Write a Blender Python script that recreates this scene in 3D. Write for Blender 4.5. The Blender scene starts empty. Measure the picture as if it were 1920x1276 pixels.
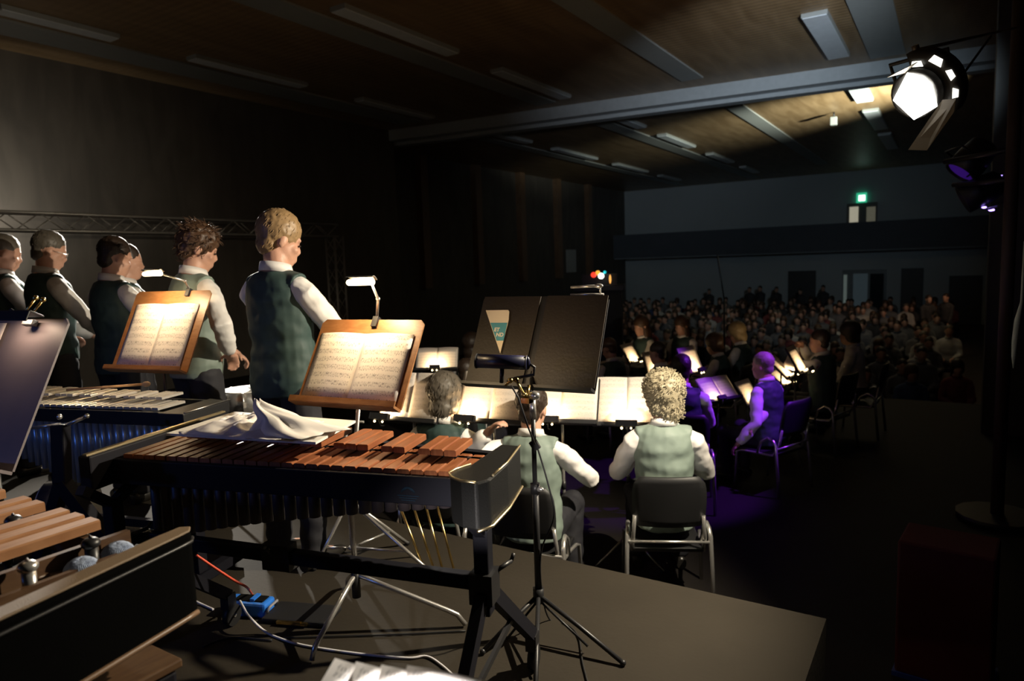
import bpy, bmesh, math, random
from math import sin, cos, radians, pi, sqrt
from mathutils import Vector as V, Matrix, noise
random.seed(7)
SC = bpy.context.scene
COL = SC.collection

# ------------------------------------------------------------------ camera
FPX = 1300.0; CH = 1.49
_y, _p, _r = radians(32.4), radians(6.3), radians(1.95)
CF = V((-sin(_y) * cos(_p), cos(_y) * cos(_p), -sin(_p)))
_r0 = V((cos(_y), sin(_y), 0)); _u0 = _r0.cross(CF)
CR = _r0 * cos(_r) - _u0 * sin(_r); CU = _u0 * cos(_r) + _r0 * sin(_r)
cam = bpy.data.cameras.new('camera'); camo = bpy.data.objects.new('camera', cam); COL.objects.link(camo)
cam.sensor_width = 36; cam.lens = FPX / 1920 * 36; cam.clip_start = .05; cam.clip_end = 200
M = Matrix.Identity(4)
for i in range(3):
    M[i][0] = CR[i]; M[i][1] = CU[i]; M[i][2] = -CF[i]
M[0][3], M[1][3], M[2][3] = 0, 0, CH
camo.matrix_world = M
cam.dof.use_dof = True; cam.dof.focus_distance = 2.6; cam.dof.aperture_fstop = 3.2
SC.camera = camo
SC.view_settings.view_transform = 'Standard'; SC.view_settings.look = 'None'
SC.view_settings.gamma = 1; SC.view_settings.exposure = 0; SC.view_settings.use_curve_mapping = False

def at(px, py, d):            # world point seen at photo pixel px,py at distance d along the view
    return V((0, 0, CH)) + (CF + CR * (px - 960) / FPX + CU * (638 - py) / FPX) * d
def onz(px, py, z):
    r = CF + CR * (px - 960) / FPX + CU * (638 - py) / FPX
    return V((0, 0, CH)) + r * ((z - CH) / r.z)

# ------------------------------------------------------------------ world + lights
w = bpy.data.worlds.new('world'); SC.world = w; w.use_nodes = True
w.node_tree.nodes['Background'].inputs[0].default_value = (.55, .62, .75, 1)
w.node_tree.nodes['Background'].inputs[1].default_value = .0065

def lamp(kind, name, loc, power, col, target=None, **k):
    l = bpy.data.lights.new(name, kind); l.energy = power; l.color = col
    for a, b in k.items(): setattr(l, a, b)
    o = bpy.data.objects.new(name, l); COL.objects.link(o); o.location = loc
    if target is not None:
        o.rotation_euler = (V(target) - V(loc)).to_track_quat('-Z', 'Y').to_euler()
    return o
KEY = V((-.15, 3.42, 2.13))
lamp('SPOT', 'key_light', KEY + V((-.022, -.039, -.021)), 560, (1, .87, .66), (-2.6, 2.6, .7), spot_size=radians(114), spot_blend=.5, shadow_soft_size=.018)
lamp('SPOT', 'ceiling_wash', (.25, 7.2, 3.3), 900, (.80, .90, 1), (-4.2, 14.5, 5.4), spot_size=radians(46), spot_blend=1, shadow_soft_size=.1)
lamp('SPOT', 'ceiling_patch_fill', (1.2, 16.3, 3.3), 6500, (.93, 1, .84), (-2.0, 18.3, 5.15), spot_size=radians(50), spot_blend=1, shadow_soft_size=.1)  # added unseen spot, no fixture, for the bright patch on the ceiling
lamp('SPOT', 'hall_wash', (.25, 7.2, 3.2), 620, (.66, .86, 1), (-9.5, 34, 3.9), spot_size=radians(52), spot_blend=1, shadow_soft_size=.1)
lamp('SPOT', 'ceiling_warm_fill', (.2, 6.9, 3.2), 34, (1, .66, .34), (-6, 8.5, 5.0), spot_size=radians(110), spot_blend=1, shadow_soft_size=.1)  # added spot without a fixture, replaces upward spill of the stand lamps
lamp('SPOT', 'purple_spot', (.12, 6.4, 2.6), 700, (.28, .04, 1), (-1.65, 6.05, .35), spot_size=radians(33), spot_blend=.5, shadow_soft_size=.06)
lamp('SPOT', 'blue_side_spot', (-3.4, -1.6, 1.7), 34, (.10, .26, 1), (-2.9, 2.0, .7), spot_size=radians(62), spot_blend=.6, shadow_soft_size=.06)
lamp('SPOT', 'back_left_spot', (-8.6, 6.0, 3.0), 3500, (1, .93, .82), (-5.3, 2.4, 1.4), spot_size=radians(36), spot_blend=.6, shadow_soft_size=.08)
lamp('SPOT', 'left_wall_spot', (-11.3, 3.5, 1.9), 420, (1, .97, .86), (-12.3, 4.0, 2.2), spot_size=radians(120), spot_blend=1, shadow_soft_size=.2)  # unseen spot added; its glow on the wall replaces lit haze
lamp('POINT', 'stage_warm_spill', (-3.6, .6, 3.3), 4, (1, .62, .32), shadow_soft_size=.3)

# ------------------------------------------------------------------ materials
MT = {}
def mat(name, col, rough=.6, metal=0, spec=.5, noise_s=0, noise_a=.25, bump=0, bump_s=60, emit=None, es=0, coat=0, trans=0):
    if name in MT: return MT[name]
    m = bpy.data.materials.new(name); m.use_nodes = True; nt = m.node_tree; b = nt.nodes['Principled BSDF']
    b.inputs['Base Color'].default_value = (*col, 1); b.inputs['Roughness'].default_value = rough
    b.inputs['Metallic'].default_value = metal; b.inputs['Specular IOR Level'].default_value = spec
    b.inputs['Coat Weight'].default_value = coat
    tc = nt.nodes.new('ShaderNodeTexCoord')
    ns = nt.nodes.new('ShaderNodeTexNoise'); ns.inputs['Scale'].default_value = noise_s or 9; ns.inputs['Detail'].default_value = 5
    nt.links.new(tc.outputs['Object'], ns.inputs['Vector'])
    mx = nt.nodes.new('ShaderNodeMixRGB'); mx.blend_type = 'MULTIPLY'; mx.inputs[0].default_value = noise_a
    mx.inputs[1].default_value = (*col, 1)
    nt.links.new(ns.outputs['Fac'], mx.inputs[2]); nt.links.new(mx.outputs[0], b.inputs['Base Color'])
    if bump:
        n2 = nt.nodes.new('ShaderNodeTexNoise'); n2.inputs['Scale'].default_value = bump_s; n2.inputs['Detail'].default_value = 3
        nt.links.new(tc.outputs['Object'], n2.inputs['Vector'])
        bp = nt.nodes.new('ShaderNodeBump'); bp.inputs['Strength'].default_value = bump; bp.inputs['Distance'].default_value = .004
        nt.links.new(n2.outputs['Fac'], bp.inputs['Height']); nt.links.new(bp.outputs[0], b.inputs['Normal'])
    if emit:
        b.inputs['Emission Color'].default_value = (*emit, 1); b.inputs['Emission Strength'].default_value = es
    if trans: b.inputs['Transmission Weight'].default_value = trans
    MT[name] = m; return m

def wood(name, c1, c2, scale=(1, 12, 1), rough=.4, coord='Object', spec=.5):
    if name in MT: return MT[name]
    m = mat(name, c1, rough, spec=spec); nt = m.node_tree; b = nt.nodes['Principled BSDF']
    tc = [n for n in nt.nodes if n.type == 'TEX_COORD'][0]
    mp = nt.nodes.new('ShaderNodeMapping'); mp.inputs['Scale'].default_value = scale
    ns = nt.nodes.new('ShaderNodeTexNoise'); ns.inputs['Scale'].default_value = 3; ns.inputs['Detail'].default_value = 6; ns.inputs['Distortion'].default_value = .6
    cr = nt.nodes.new('ShaderNodeValToRGB'); cr.color_ramp.elements[0].color = (*c1, 1); cr.color_ramp.elements[1].color = (*c2, 1)
    cr.color_ramp.elements[0].position = .35; cr.color_ramp.elements[1].position = .65
    nt.links.new(tc.outputs[coord], mp.inputs[0]); nt.links.new(mp.outputs[0], ns.inputs['Vector'])
    nt.links.new(ns.outputs['Fac'], cr.inputs[0]); nt.links.new(cr.outputs[0], b.inputs['Base Color'])
    return m

def page_mat(name, col, staves, ink=.75, twocol=False):
    """paper printed with staves of music: thin lines and blobs of notes"""
    m = bpy.data.materials.new(name); m.use_nodes = True; nt = m.node_tree; N = nt.nodes; L = nt.links; b = N['Principled BSDF']
    b.inputs['Roughness'].default_value = .75; b.inputs['Specular IOR Level'].default_value = .2
    uv = N.new('ShaderNodeUVMap'); sp = N.new('ShaderNodeSeparateXYZ'); L.new(uv.outputs[0], sp.inputs[0])
    def mth(op, a, bb=None, c=None):
        n = N.new('ShaderNodeMath'); n.operation = op
        for i, x in enumerate((a, bb, c)):
            if x is None: continue
            if isinstance(x, (int, float)): n.inputs[i].default_value = x
            else: L.new(x, n.inputs[i])
        return n.outputs[0]
    v = mth('MULTIPLY', sp.outputs['Y'], staves); fv = mth('FRACT', v)
    inst = mth('COMPARE', fv, .5, .24)
    ln = mth('LESS_THAN', mth('FRACT', mth('MULTIPLY', fv, 10.)), .28)
    lines = mth('MULTIPLY', inst, mth('MULTIPLY', ln, .5))
    inx = mth('COMPARE', sp.outputs['X'], .5, .44)
    no = N.new('ShaderNodeTexNoise'); no.inputs['Scale'].default_value = 1; no.inputs['Detail'].default_value = 2
    mp = N.new('ShaderNodeMapping'); mp.inputs['Scale'].default_value = (60, staves * 3.2, 1); L.new(uv.outputs[0], mp.inputs[0]); L.new(mp.outputs[0], no.inputs['Vector'])
    notes = mth('MULTIPLY', mth('COMPARE', fv, .5, .32), mth('GREATER_THAN', no.outputs['Fac'], .56))
    tot = mth('MULTIPLY', mth('MULTIPLY', mth('MAXIMUM', lines, notes), inx), ink)
    mx = N.new('ShaderNodeMixRGB'); mx.inputs[1].default_value = (*col, 1); mx.inputs[2].default_value = (.06, .05, .06, 1)
    L.new(tot, mx.inputs[0]); L.new(mx.outputs[0], b.inputs['Base Color'])
    MT[name] = m; return m

black = mat('black_metal', (.018, .018, .02), .42, 0, .5)
blackp = mat('black_plastic', (.012, .012, .013), .55)
blackv = mat('black_vinyl', (.006, .006, .006), .5, spec=.3, bump=.25, bump_s=420)
darkfr = mat('dark_frame', (.010, .010, .015), .6, 0, .15)
chrome = mat('chrome', (.75, .73, .70), .26, .8)
brass = mat('brass', (.85, .60, .22), .25, 1)
steel = mat('brushed_steel', (.6, .58, .55), .35, 1)
alu = mat('aluminium', (.72, .72, .72), .3, 1)
gold = mat('gold_trim', (.75, .62, .38), .35, 1)
rose = wood('rosewood', (.24, .075, .03), (.34, .125, .05), (40, 3, 3), .35)
rose2 = wood('marimba_bar_wood', (.30, .14, .065), (.42, .22, .11), (40, 3, 3), .38)
deskw = wood('brown_desk', (.26, .11, .04), (.34, .16, .065), (6, 1.5, 20), .4)
darkwood = wood('dark_wood', (.075, .038, .02), (.11, .06, .03), (20, 3, 20), .42)
paper = page_mat('sheet_music_paper', (.78, .74, .70), 9, .55)
paperf = page_mat('sheet_music_paper_small', (.62, .555, .49), 8, .3)
plainpaper = mat('plain_paper', (.80, .76, .72), .8, noise_a=.06)
tissue = mat('white_cloth', (.82, .77, .72), .85, noise_a=.08)
skin = mat('skin', (.60, .33, .23), .5, noise_s=14, noise_a=.18, bump=.15, bump_s=150)
skin2 = mat('skin_tan', (.50, .26, .17), .5, noise_s=14, noise_a=.18)
shirtm = mat('white_shirt', (.80, .77, .74), .8, noise_a=.05, bump=.2, bump_s=25)
vest = mat('sage_green_vest', (.20, .255, .22), .62, noise_a=.12, bump=.25, bump_s=20)
vestd = mat('dark_green_vest', (.035, .068, .064), .65, noise_a=.15, bump=.25, bump_s=20)
trous = mat('black_trousers', (.018, .018, .024), .75, bump=.3, bump_s=20)
shoem = mat('black_shoe_leather', (.02, .018, .016), .3)
hairb = mat('dark_brown_hair', (.035, .02, .012), .5, noise_s=60, noise_a=.5)
hairm = mat('brown_hair', (.10, .05, .025), .5, noise_s=60, noise_a=.5)
hairg = mat('grey_brown_hair', (.13, .11, .085), .5, noise_s=60, noise_a=.5)
hairs = mat('sandy_hair', (.36, .23, .11), .5, noise_s=60, noise_a=.45)
hairy = mat('blond_hair', (.45, .33, .17), .5, noise_s=60, noise_a=.5)
hairc = mat('curly_grey_blond_hair', (.42, .36, .24), .55, noise_s=60, noise_a=.5)
eyem = mat('eye_dark', (.03, .02, .02), .2)

# ------------------------------------------------------------------ mesh building
class MB:
    def __init__(s): s.b = bmesh.new(); s.uv = None
    def _faces(s, vs, fs, sm=False):
        r = [s.b.verts.new(v) for v in vs]
        for f in fs:
            try:
                q = s.b.faces.new([r[i] for i in f]); q.smooth = sm
            except ValueError: pass
        return r
    def box(s, c, size, rot=None):
        c = V(c); h = V(size) / 2
        vs = [V((x * h.x, y * h.y, z * h.z)) for z in (-1, 1) for y in (-1, 1) for x in (-1, 1)]
        if rot is not None: vs = [rot @ v for v in vs]
        s._faces([v + c for v in vs], [(0, 2, 3, 1), (4, 5, 7, 6), (0, 1, 5, 4), (2, 6, 7, 3), (0, 4, 6, 2), (1, 3, 7, 5)]); return s
    def bar(s, a, b, wd, ht, up=(0, 0, 1)):      # rectangular bar from a to b
        a, b = V(a), V(b); d = (b - a).normalized(); x = d.cross(V(up))
        if x.length < 1e-4: x = d.cross(V((1, 0, 0)))
        x.normalize(); z = x.cross(d)
        s.prism([[p + x * sx * wd / 2 + z * sz * ht / 2 for sx, sz in ((-1, -1), (1, -1), (1, 1), (-1, 1))] for p in (a, b)], False); return s
    def prism(s, rings, sm=True, cap=True, close=False):
        n = len(rings[0]); R = [[s.b.verts.new(p) for p in r] for r in rings]
        for i in range(len(R) - (0 if close else 1)):
            A, B = R[i], R[(i + 1) % len(R)]
            for j in range(n):
                try:
                    f = s.b.faces.new((A[j], A[(j + 1) % n], B[(j + 1) % n], B[j])); f.smooth = sm
                except ValueError: pass
        if cap and not close:
            for r in (R[0][::-1], R[-1]):
                try: s.b.faces.new(r)
                except ValueError: pass
        return s
    def cyl(s, a, b, r0, r1=None, n=14, cap=True):
        return s.tube([a, b], [r0, r0 if r1 is None else r1], n, cap)
    def tube(s, pts, r, n=10, cap=True):
        pts = [V(p) for p in pts]; m = len(pts)
        if isinstance(r, (int, float)): r = [r] * m
        up = None; rings = []
        for i, p in enumerate(pts):
            d = (pts[min(i + 1, m - 1)] - pts[max(i - 1, 0)])
            d = d.normalized() if d.length > 1e-9 else V((0, 0, 1))
            if up is None: up = V((0, 0, 1)) if abs(d.z) < .9 else V((1, 0, 0))
            x = d.cross(up); x.normalize(); up = x.cross(d)
            rings.append([p + (x * cos(2 * pi * j / n) + up * sin(2 * pi * j / n)) * r[i] for j in range(n)])
        return s.prism(rings, True, cap)
    def ell(s, c, r, rot=None, nu=16, nv=10):
        c = V(c); r = V((r, r, r)) if isinstance(r, (int, float)) else V(r)
        vs = []; fs = []
        for i in range(1, nv):
            for j in range(nu):
                t = pi * i / nv; p = 2 * pi * j / nu
                vs.append(V((r.x * sin(t) * cos(p), r.y * sin(t) * sin(p), r.z * cos(t))))
        vs.append(V((0, 0, r.z))); vs.append(V((0, 0, -r.z))); T = len(vs) - 2
        for i in range(nv - 2):
            for j in range(nu):
                a = i * nu + j; b = i * nu + (j + 1) % nu; fs.append((a, a + nu, b + nu, b))
        for j in range(nu):
            fs.append((T, j, (j + 1) % nu)); a = (nv - 2) * nu; fs.append((T + 1, a + (j + 1) % nu, a + j))
        if rot is not None: vs = [rot @ v for v in vs]
        s._faces([v + c for v in vs], fs, True); return s
    def loft(s, rings, n=18, sm=True):           # rings: (centre, axis_a, axis_b)
        return s.prism([[V(c) + V(a) * cos(2 * pi * j / n) + V(b) * sin(2 * pi * j / n) for j in range(n)] for c, a, b in rings], sm)
    def sheet(s, grid, th=.0012, sm=True):       # grid of points -> thin closed sheet with UVs
        if s.uv is None: s.uv = s.b.loops.layers.uv.new('UVMap')
        nu, nv = len(grid[0]), len(grid)
        def nrm(i, j):
            a = grid[i][min(j + 1, nu - 1)] - grid[i][max(j - 1, 0)]; b = grid[min(i + 1, nv - 1)][j] - grid[max(i - 1, 0)][j]
            return a.cross(b).normalized()
        T = [[s.b.verts.new(grid[i][j]) for j in range(nu)] for i in range(nv)]
        B = [[s.b.verts.new(grid[i][j] - nrm(i, j) * th) for j in range(nu)] for i in range(nv)]
        for i in range(nv - 1):
            for j in range(nu - 1):
                for G, o in ((T, 1), (B, 0)):
                    q = [(i, j), (i, j + 1), (i + 1, j + 1), (i + 1, j)]
                    if not o: q = q[::-1]
                    f = s.b.faces.new([G[a][b] for a, b in q]); f.smooth = sm
                    for lp, (a, b) in zip(f.loops, q): lp[s.uv].uv = (b / (nu - 1), a / (nv - 1)) if o else (0, 0)
        edge = [(0, j) for j in range(nu)] + [(i, nu - 1) for i in range(1, nv)] + [(nv - 1, j) for j in range(nu - 2, -1, -1)] + [(i, 0) for i in range(nv - 2, 0, -1)]
        for k in range(len(edge)):
            a, b = edge[k], edge[(k + 1) % len(edge)]
            s.b.faces.new([T[b[0]][b[1]], T[a[0]][a[1]], B[a[0]][a[1]], B[b[0]][b[1]]])
        return s
    def poly(s, pts, th):                         # flat outline (list of V) extruded along its normal by th
        n = (V(pts[1]) - V(pts[0])).cross(V(pts[2]) - V(pts[1])).normalized()
        return s.prism([[V(p) for p in pts], [V(p) + n * th for p in pts]], False)
    def build(s, name, m, parent=None, bevel=0, norm=True):
        if norm: bmesh.ops.recalc_face_normals(s.b, faces=s.b.faces)
        me = bpy.data.meshes.new(name); s.b.to_mesh(me); s.b.free(); me.materials.append(m)
        o = bpy.data.objects.new(name, me); COL.objects.link(o)
        if parent is not None: o.parent = parent
        if bevel:
            bv = o.modifiers.new('bevel', 'BEVEL'); bv.width = bevel; bv.segments = 2; bv.limit_method = 'ANGLE'
        return o

def tag(o, label, cat, group=None, kind=None):
    o['label'] = label; o['category'] = cat
    if group: o['group'] = group
    if kind: o['kind'] = kind
    return o
def empty(name, loc, rz=0, label=None, cat=None, group=None):
    o = bpy.data.objects.new(name, None); COL.objects.link(o); o.location = loc; o.rotation_euler = (0, 0, rz)
    o.empty_display_size = .1
    if label: tag(o, label, cat, group)
    return o
def struct(o): o['kind'] = 'structure'; return o
def plabel(o, t): o['label'] = t; return o
def kids(o): return [c for c in bpy.data.objects if c.parent == o]
def copy_tree(o, loc=None, rz=None, label=None, group=None):
    def cp(a, par):
        c = a.copy(); COL.objects.link(c); c.parent = par
        for ch in ALLK.get(a.name, []): cp(ch, c)
        return c
    ALLK = {}
    for c in bpy.data.objects:
        if c.parent: ALLK.setdefault(c.parent.name, []).append(c)
    c = cp(o, None)
    if loc is not None: c.location = loc
    if rz is not None: c.rotation_euler = (0, 0, rz)
    if label: c['label'] = label
    if group: c['group'] = group
    return c

def remesh(mb, voxel, name, m, parent, smooth=2, disp=None):
    bmesh.ops.recalc_face_normals(mb.b, faces=mb.b.faces)
    me = bpy.data.meshes.new(name); mb.b.to_mesh(me); mb.b.free()
    t = bpy.data.objects.new('tmp', me); COL.objects.link(t)
    r = t.modifiers.new('r', 'REMESH'); r.mode = 'VOXEL'; r.voxel_size = voxel; r.use_smooth_shade = True
    dg = bpy.context.evaluated_depsgraph_get()
    nm = bpy.data.meshes.new_from_object(t.evaluated_get(dg)); bpy.data.objects.remove(t); bpy.data.meshes.remove(me)
    b = bmesh.new(); b.from_mesh(nm)
    for _ in range(smooth): bmesh.ops.smooth_vert(b, verts=b.verts, factor=.5, use_axis_x=True, use_axis_y=True, use_axis_z=True)
    if disp:
        b.normal_update()
        for v in b.verts: v.co += v.normal * disp(v.co)
    for f in b.faces: f.smooth = True
    b.to_mesh(nm); b.free(); nm.name = name; nm.materials.clear(); nm.materials.append(m)
    o = bpy.data.objects.new(name, nm); COL.objects.link(o); o.parent = parent
    return o

# ================================================================== THE SETTING
FL = -.62       # orchestra floor, the percussion riser top is z = 0
HF = -1.62      # hall floor
def plane(name, pts, m, th=.05):
    return struct(MB().poly(pts, th).build(name, m))

riserm = mat('black_painted_plywood', (.037, .030, .021), .85, spec=.2, noise_s=2.5, noise_a=.45, bump=.3, bump_s=40)
floorm = mat('dark_stage_floor', (.018, .015, .013), .7, spec=.2, noise_s=3, noise_a=.4)
r_ = MB(); r_.box((-4.19, .95, -.31), (7.6, 4.0, .62)); struct(r_.build('floor_riser', riserm))
fs = MB(); fs.box((-5.6, 5.7, FL - .1), (14.4, 11.0, .2)); struct(fs.build('floor_stage', floorm))
fh = MB(); fh.box((-6.5, 22.5, HF - .1), (18, 25, .2)); struct(fh.build('floor_hall', mat('hall_floor', (.06, .045, .035), .5)))

# ceiling: narrow wooden boards
cm = wood('ceiling_boards', (.20, .125, .06), (.29, .19, .10), (1.6, .25, 1), .45)
nt = cm.node_tree; b_ = nt.nodes['Principled BSDF']
wv = nt.nodes.new('ShaderNodeTexWave'); wv.wave_type = 'BANDS'; wv.bands_direction = 'Y'; wv.inputs['Scale'].default_value = 2.4; wv.inputs['Distortion'].default_value = 0
tc = [n for n in nt.nodes if n.type == 'TEX_COORD'][0]; nt.links.new(tc.outputs['Object'], wv.inputs['Vector'])
bp = nt.nodes.new('ShaderNodeBump'); bp.inputs['Strength'].default_value = .35; bp.inputs['Distance'].default_value = .01
nt.links.new(wv.outputs['Fac'], bp.inputs['Height']); nt.links.new(bp.outputs[0], b_.inputs['Normal'])
CZ = 4.99
struct(MB().box((-6.6, 15.5, CZ + .06), (17.5, 39, .12)).build('ceiling', cm))
strip = mat('grey_painted_duct', (.30, .31, .30), .5, noise_a=.15)
for x0, x1, y0, y1 in ((-11.5, -10.85, 0, 13.4), (-7.9, -7.42, 0, 13.8), (-7.85, -7.4, 14.8, 33), (-4.62, -4.2, 3, 13.9), (-4.6, -4.2, 15.1, 30), (-1.35, -.8, 4, 14.6), (-11.3, -10.9, 14.2, 33)):
    o = MB().box(((x0 + x1) / 2, (y0 + y1) / 2, CZ - .015), (x1 - x0, y1 - y0, .03)).build('ceiling_duct_panel', strip)
    struct(o)
# beam across the ceiling, two steps
bm_ = MB()
bm_.bar((-13.6, 13.9, CZ - .13), (1.6, 15.45, CZ - .13), .42, .26); bm_.bar((-13.6, 14.15, CZ - .17), (1.6, 15.70, CZ - .17), .30, .34)
struct(bm_.build('trim_1', mat('beam_paint', (.42, .44, .46), .5)))
# fluorescent fixtures, switched off
glassw = mat('light_diffuser', (.72, .76, .80), .35)
rows = {'A': (-7.02, [(7.0, 9.55), (10.85, 13.5), (15.05, 17.8), (19.3, 22.0), (23.9, 26.6), (28.3, 30.6)], .28),
        'B': (-10.42, [(4.4, 5.9), (7.1, 9.4), (10.85, 13.2), (15.0, 17.7), (19.2, 22.1), (23.8, 26.8), (28.4, 30.8)], .26),
        'C': (-1.80, [(11.35, 14.0), (15.7, 18.4), (19.7, 22.8), (23.9, 27.4)], .36)}
nm_ = {'A': 'middle row of ceiling lights', 'B': 'left row of ceiling lights', 'C': 'right row of ceiling lights'}
od = ['nearest', 'second', 'third', 'fourth', 'fifth', 'sixth', 'seventh']
for k, (x, ys, wd) in rows.items():
    for i, (a, b) in enumerate(ys):
        t = empty('ceiling_light', (x, (a + b) / 2, CZ), 0, 'unlit rectangular ceiling light, %s in the %s' % (od[i] if i else 'the nearest', nm_[k]), 'ceiling light', nm_[k])
        MB().box((0, 0, -.03), (wd, b - a, .06)).build('housing', strip, t)
        MB().box((0, 0, -.066), (wd - .03, b - a - .03, .012)).build('diffuser', glassw, t)
sm = empty('loudspeaker', (-2.6, 19.5, CZ - .3), 0, 'tiny grey box loudspeaker hanging under the ceiling near the right row of lights', 'loudspeaker')
MB().box((0, 0, .08), (.15, .14, .2)).build('cabinet', strip, sm, .01); MB().cyl((0, 0, .18), (0, 0, .3), .02).build('bracket', black, sm)

wallm = mat('back_wall_paint', (.50, .54, .55), .7, noise_s=.5, noise_a=.2)
darkwall = wood('dark_wall_panels', (.07, .06, .05), (.10, .085, .07), (1, 1, .3), .6)
struct(MB().box((-6.3, 34.1, 1.7), (16.6, .2, 6.7)).build('wall_back', wallm))
struct(MB().box((-12.4, 6.95, 1.7), (.2, 14.1, 6.7)).build('wall_left', darkwall))
struct(MB().box((-14.5, 24.1, 1.7), (.2, 20.1, 6.7)).build('wall_left_hall', darkwall))
struct(MB().box((-13.5, 14.05, 1.7), (2, .2, 6.7)).build('wall_left_return', darkwall))
struct(MB().box((2.0, 22, 1.7), (.2, 24, 6.7)).build('wall_right', darkwall))
for i, y in enumerate((17.5, 20.5, 23.5, 26.5, 29.5)):
    struct(MB().box((-14.3, y, 2.9), (.25, .35, 4.2)).build('trim_%d' % (i + 2), wood('pilaster_wood', (.16, .09, .05), (.2, .12, .07))))
# balcony front and its underside
struct(MB().box((-6.3, 32.6, 2.15), (16.6, .2, 1.16)).build('balcony_front', mat('dark_blue_grey_panel', (.10, .11, .13), .7, noise_s=2)))
struct(MB().box((-6.3, 33.4, 1.58), (16.6, 1.6, .1)).build('balcony_floor', wallm))
# upper doors with lit panes behind the balcony
warmpane = mat('lit_pane', (.5, .48, .4), .5, emit=(1, .93, .7), es=.30)
warmdim = mat('dim_lit_pane', (.4, .38, .3), .5, emit=(.9, .85, .6), es=.07)
def box_between(n, px0, py0, px1, py1, Y, th, m, par=None):
    def hit(px, py):
        r = CF + CR * (px - 960) / FPX + CU * (638 - py) / FPX; return V((0, 0, CH)) + r * (Y / r.y)
    a, b = hit(px0, py0), hit(px1, py1); c = (a + b) / 2; c.y = Y
    return MB().box(c, (abs(a.x - b.x), th, abs(a.z - b.z))).build(n, m, par)
d = box_between('door_1', 1588, 382, 1644, 440, 33.96, .06, mat('door_paint', (.12, .12, .11), .5)); struct(d)
box_between('pane', 1593, 388, 1609, 416, 33.91, .03, warmpane, d); box_between('pane', 1625, 388, 1641, 416, 33.91, .03, warmdim, d)
d = box_between('door_2', 1478, 508, 1528, 640, 33.96, .08, mat('door_dark', (.035, .035, .035), .5)); struct(d)
d = box_between('door_3', 1780, 517, 1838, 640, 33.96, .08, MT['door_dark']); struct(d)
d = box_between('window_1', 1580, 506, 1660, 612, 33.96, .08, mat('window_frame', (.2, .22, .22), .4)); struct(d)
box_between('pane', 1600, 513, 1625, 606, 33.90, .03, mat('glass_reflection_glow', (.06, .08, .09), .08, emit=(.5, .7, .8), es=.03), d)  # faint glow in the first pane stands in for a reflection
box_between('pane', 1632, 513, 1655, 606, 33.90, .03, mat('glass_reflection_glow2', (.03, .04, .045), .08), d)
box_between('frame', 1582, 515, 1587, 575, 33.88, .06, mat('lit_frame', (.6, .66, .62), .5, emit=(.8, 1, .9), es=.06), d)  # frame glows by its material to look like a lit edge
d = box_between('door_4', 1690, 503, 1728, 640, 33.96, .08, MT['door_dark']); struct(d)
ex = empty('exit_sign', (0, 0, 0), 0, 'small glowing green and white emergency exit sign above the upper door', 'exit sign')
box_between('housing', 1606, 362, 1625, 379, 33.9, .08, mat('exit_green', (.02, .3, .15), .4, emit=(.05, .75, .4), es=.55), ex)
box_between('lit_panel', 1610, 366, 1622, 376, 33.84, .04, mat('exit_white', (.9, .9, .9), .4, emit=(.8, 1, .9), es=2.2), ex)
# right side: black drapes and the edge of the opening
drape = mat('black_drape', (.012, .011, .012), .85, noise_s=3)
def drape_mesh(pts, z0, z1, amp=.05, per=.22, n=90):
    mb = MB(); g = [[], []]; A = V(pts[0]); B = V(pts[1]); d = (B - A); nn = V((-d.y, d.x, 0)).normalized()
    L_ = d.length; rowz = [z0, z0 + (z1 - z0) * .5, z1]; G = []
    for z in rowz:
        G.append([A + d * (j / n) + nn * amp * sin(j / n * L_ / per * 2 * pi) * (1 + .3 * sin(j * .7)) + V((0, 0, z)) for j in range(n + 1)])
    return mb.sheet(G, .01)
o = drape_mesh([(.95, 1.5, 0), (.88, 7.6, 0)], FL, 3.9).build('curtain', drape); tag(o, 'long black side curtain hanging at the right edge of the stage', 'curtain')
struct(MB().box((.60, 9.6, 1.7), (.50, .35, 6.6)).build('trim_7', mat('opening_edge_paint', (.05, .045, .04), .7)))
struct(MB().box((1.25, 9.7, 1.7), (1.2, .2, 6.6)).build('wall_right_front', darkwall))
o = drape_mesh([(.72, 3.4, 0), (.66, 8.4, 0)], 3.5, 4.9, .04).build('curtain', drape); tag(o, 'short black border curtain above the spotlight at upper right', 'curtain')
print('setting done')

# ================================================================== PEOPLE
def ik(S, T, l1, l2, pole):
    d = T - S; L = min(d.length, (l1 + l2) * .995); dn = d.normalized()
    a = (l1 * l1 - l2 * l2 + L * L) / (2 * L); h = sqrt(max(l1 * l1 - a * a, 0))
    p = (pole - dn * pole.dot(dn)).normalized()
    return S + dn * a + p * h, S + dn * L

def wrinkle(amp, sc=9, st=(1, 1, 2.4)):
    def f(co): return amp * noise.noise(V((co.x * sc * st[0], co.y * sc * st[1], co.z * sc * st[2]))) + amp * .4 * noise.noise(co * sc * 3)
    return f

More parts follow.
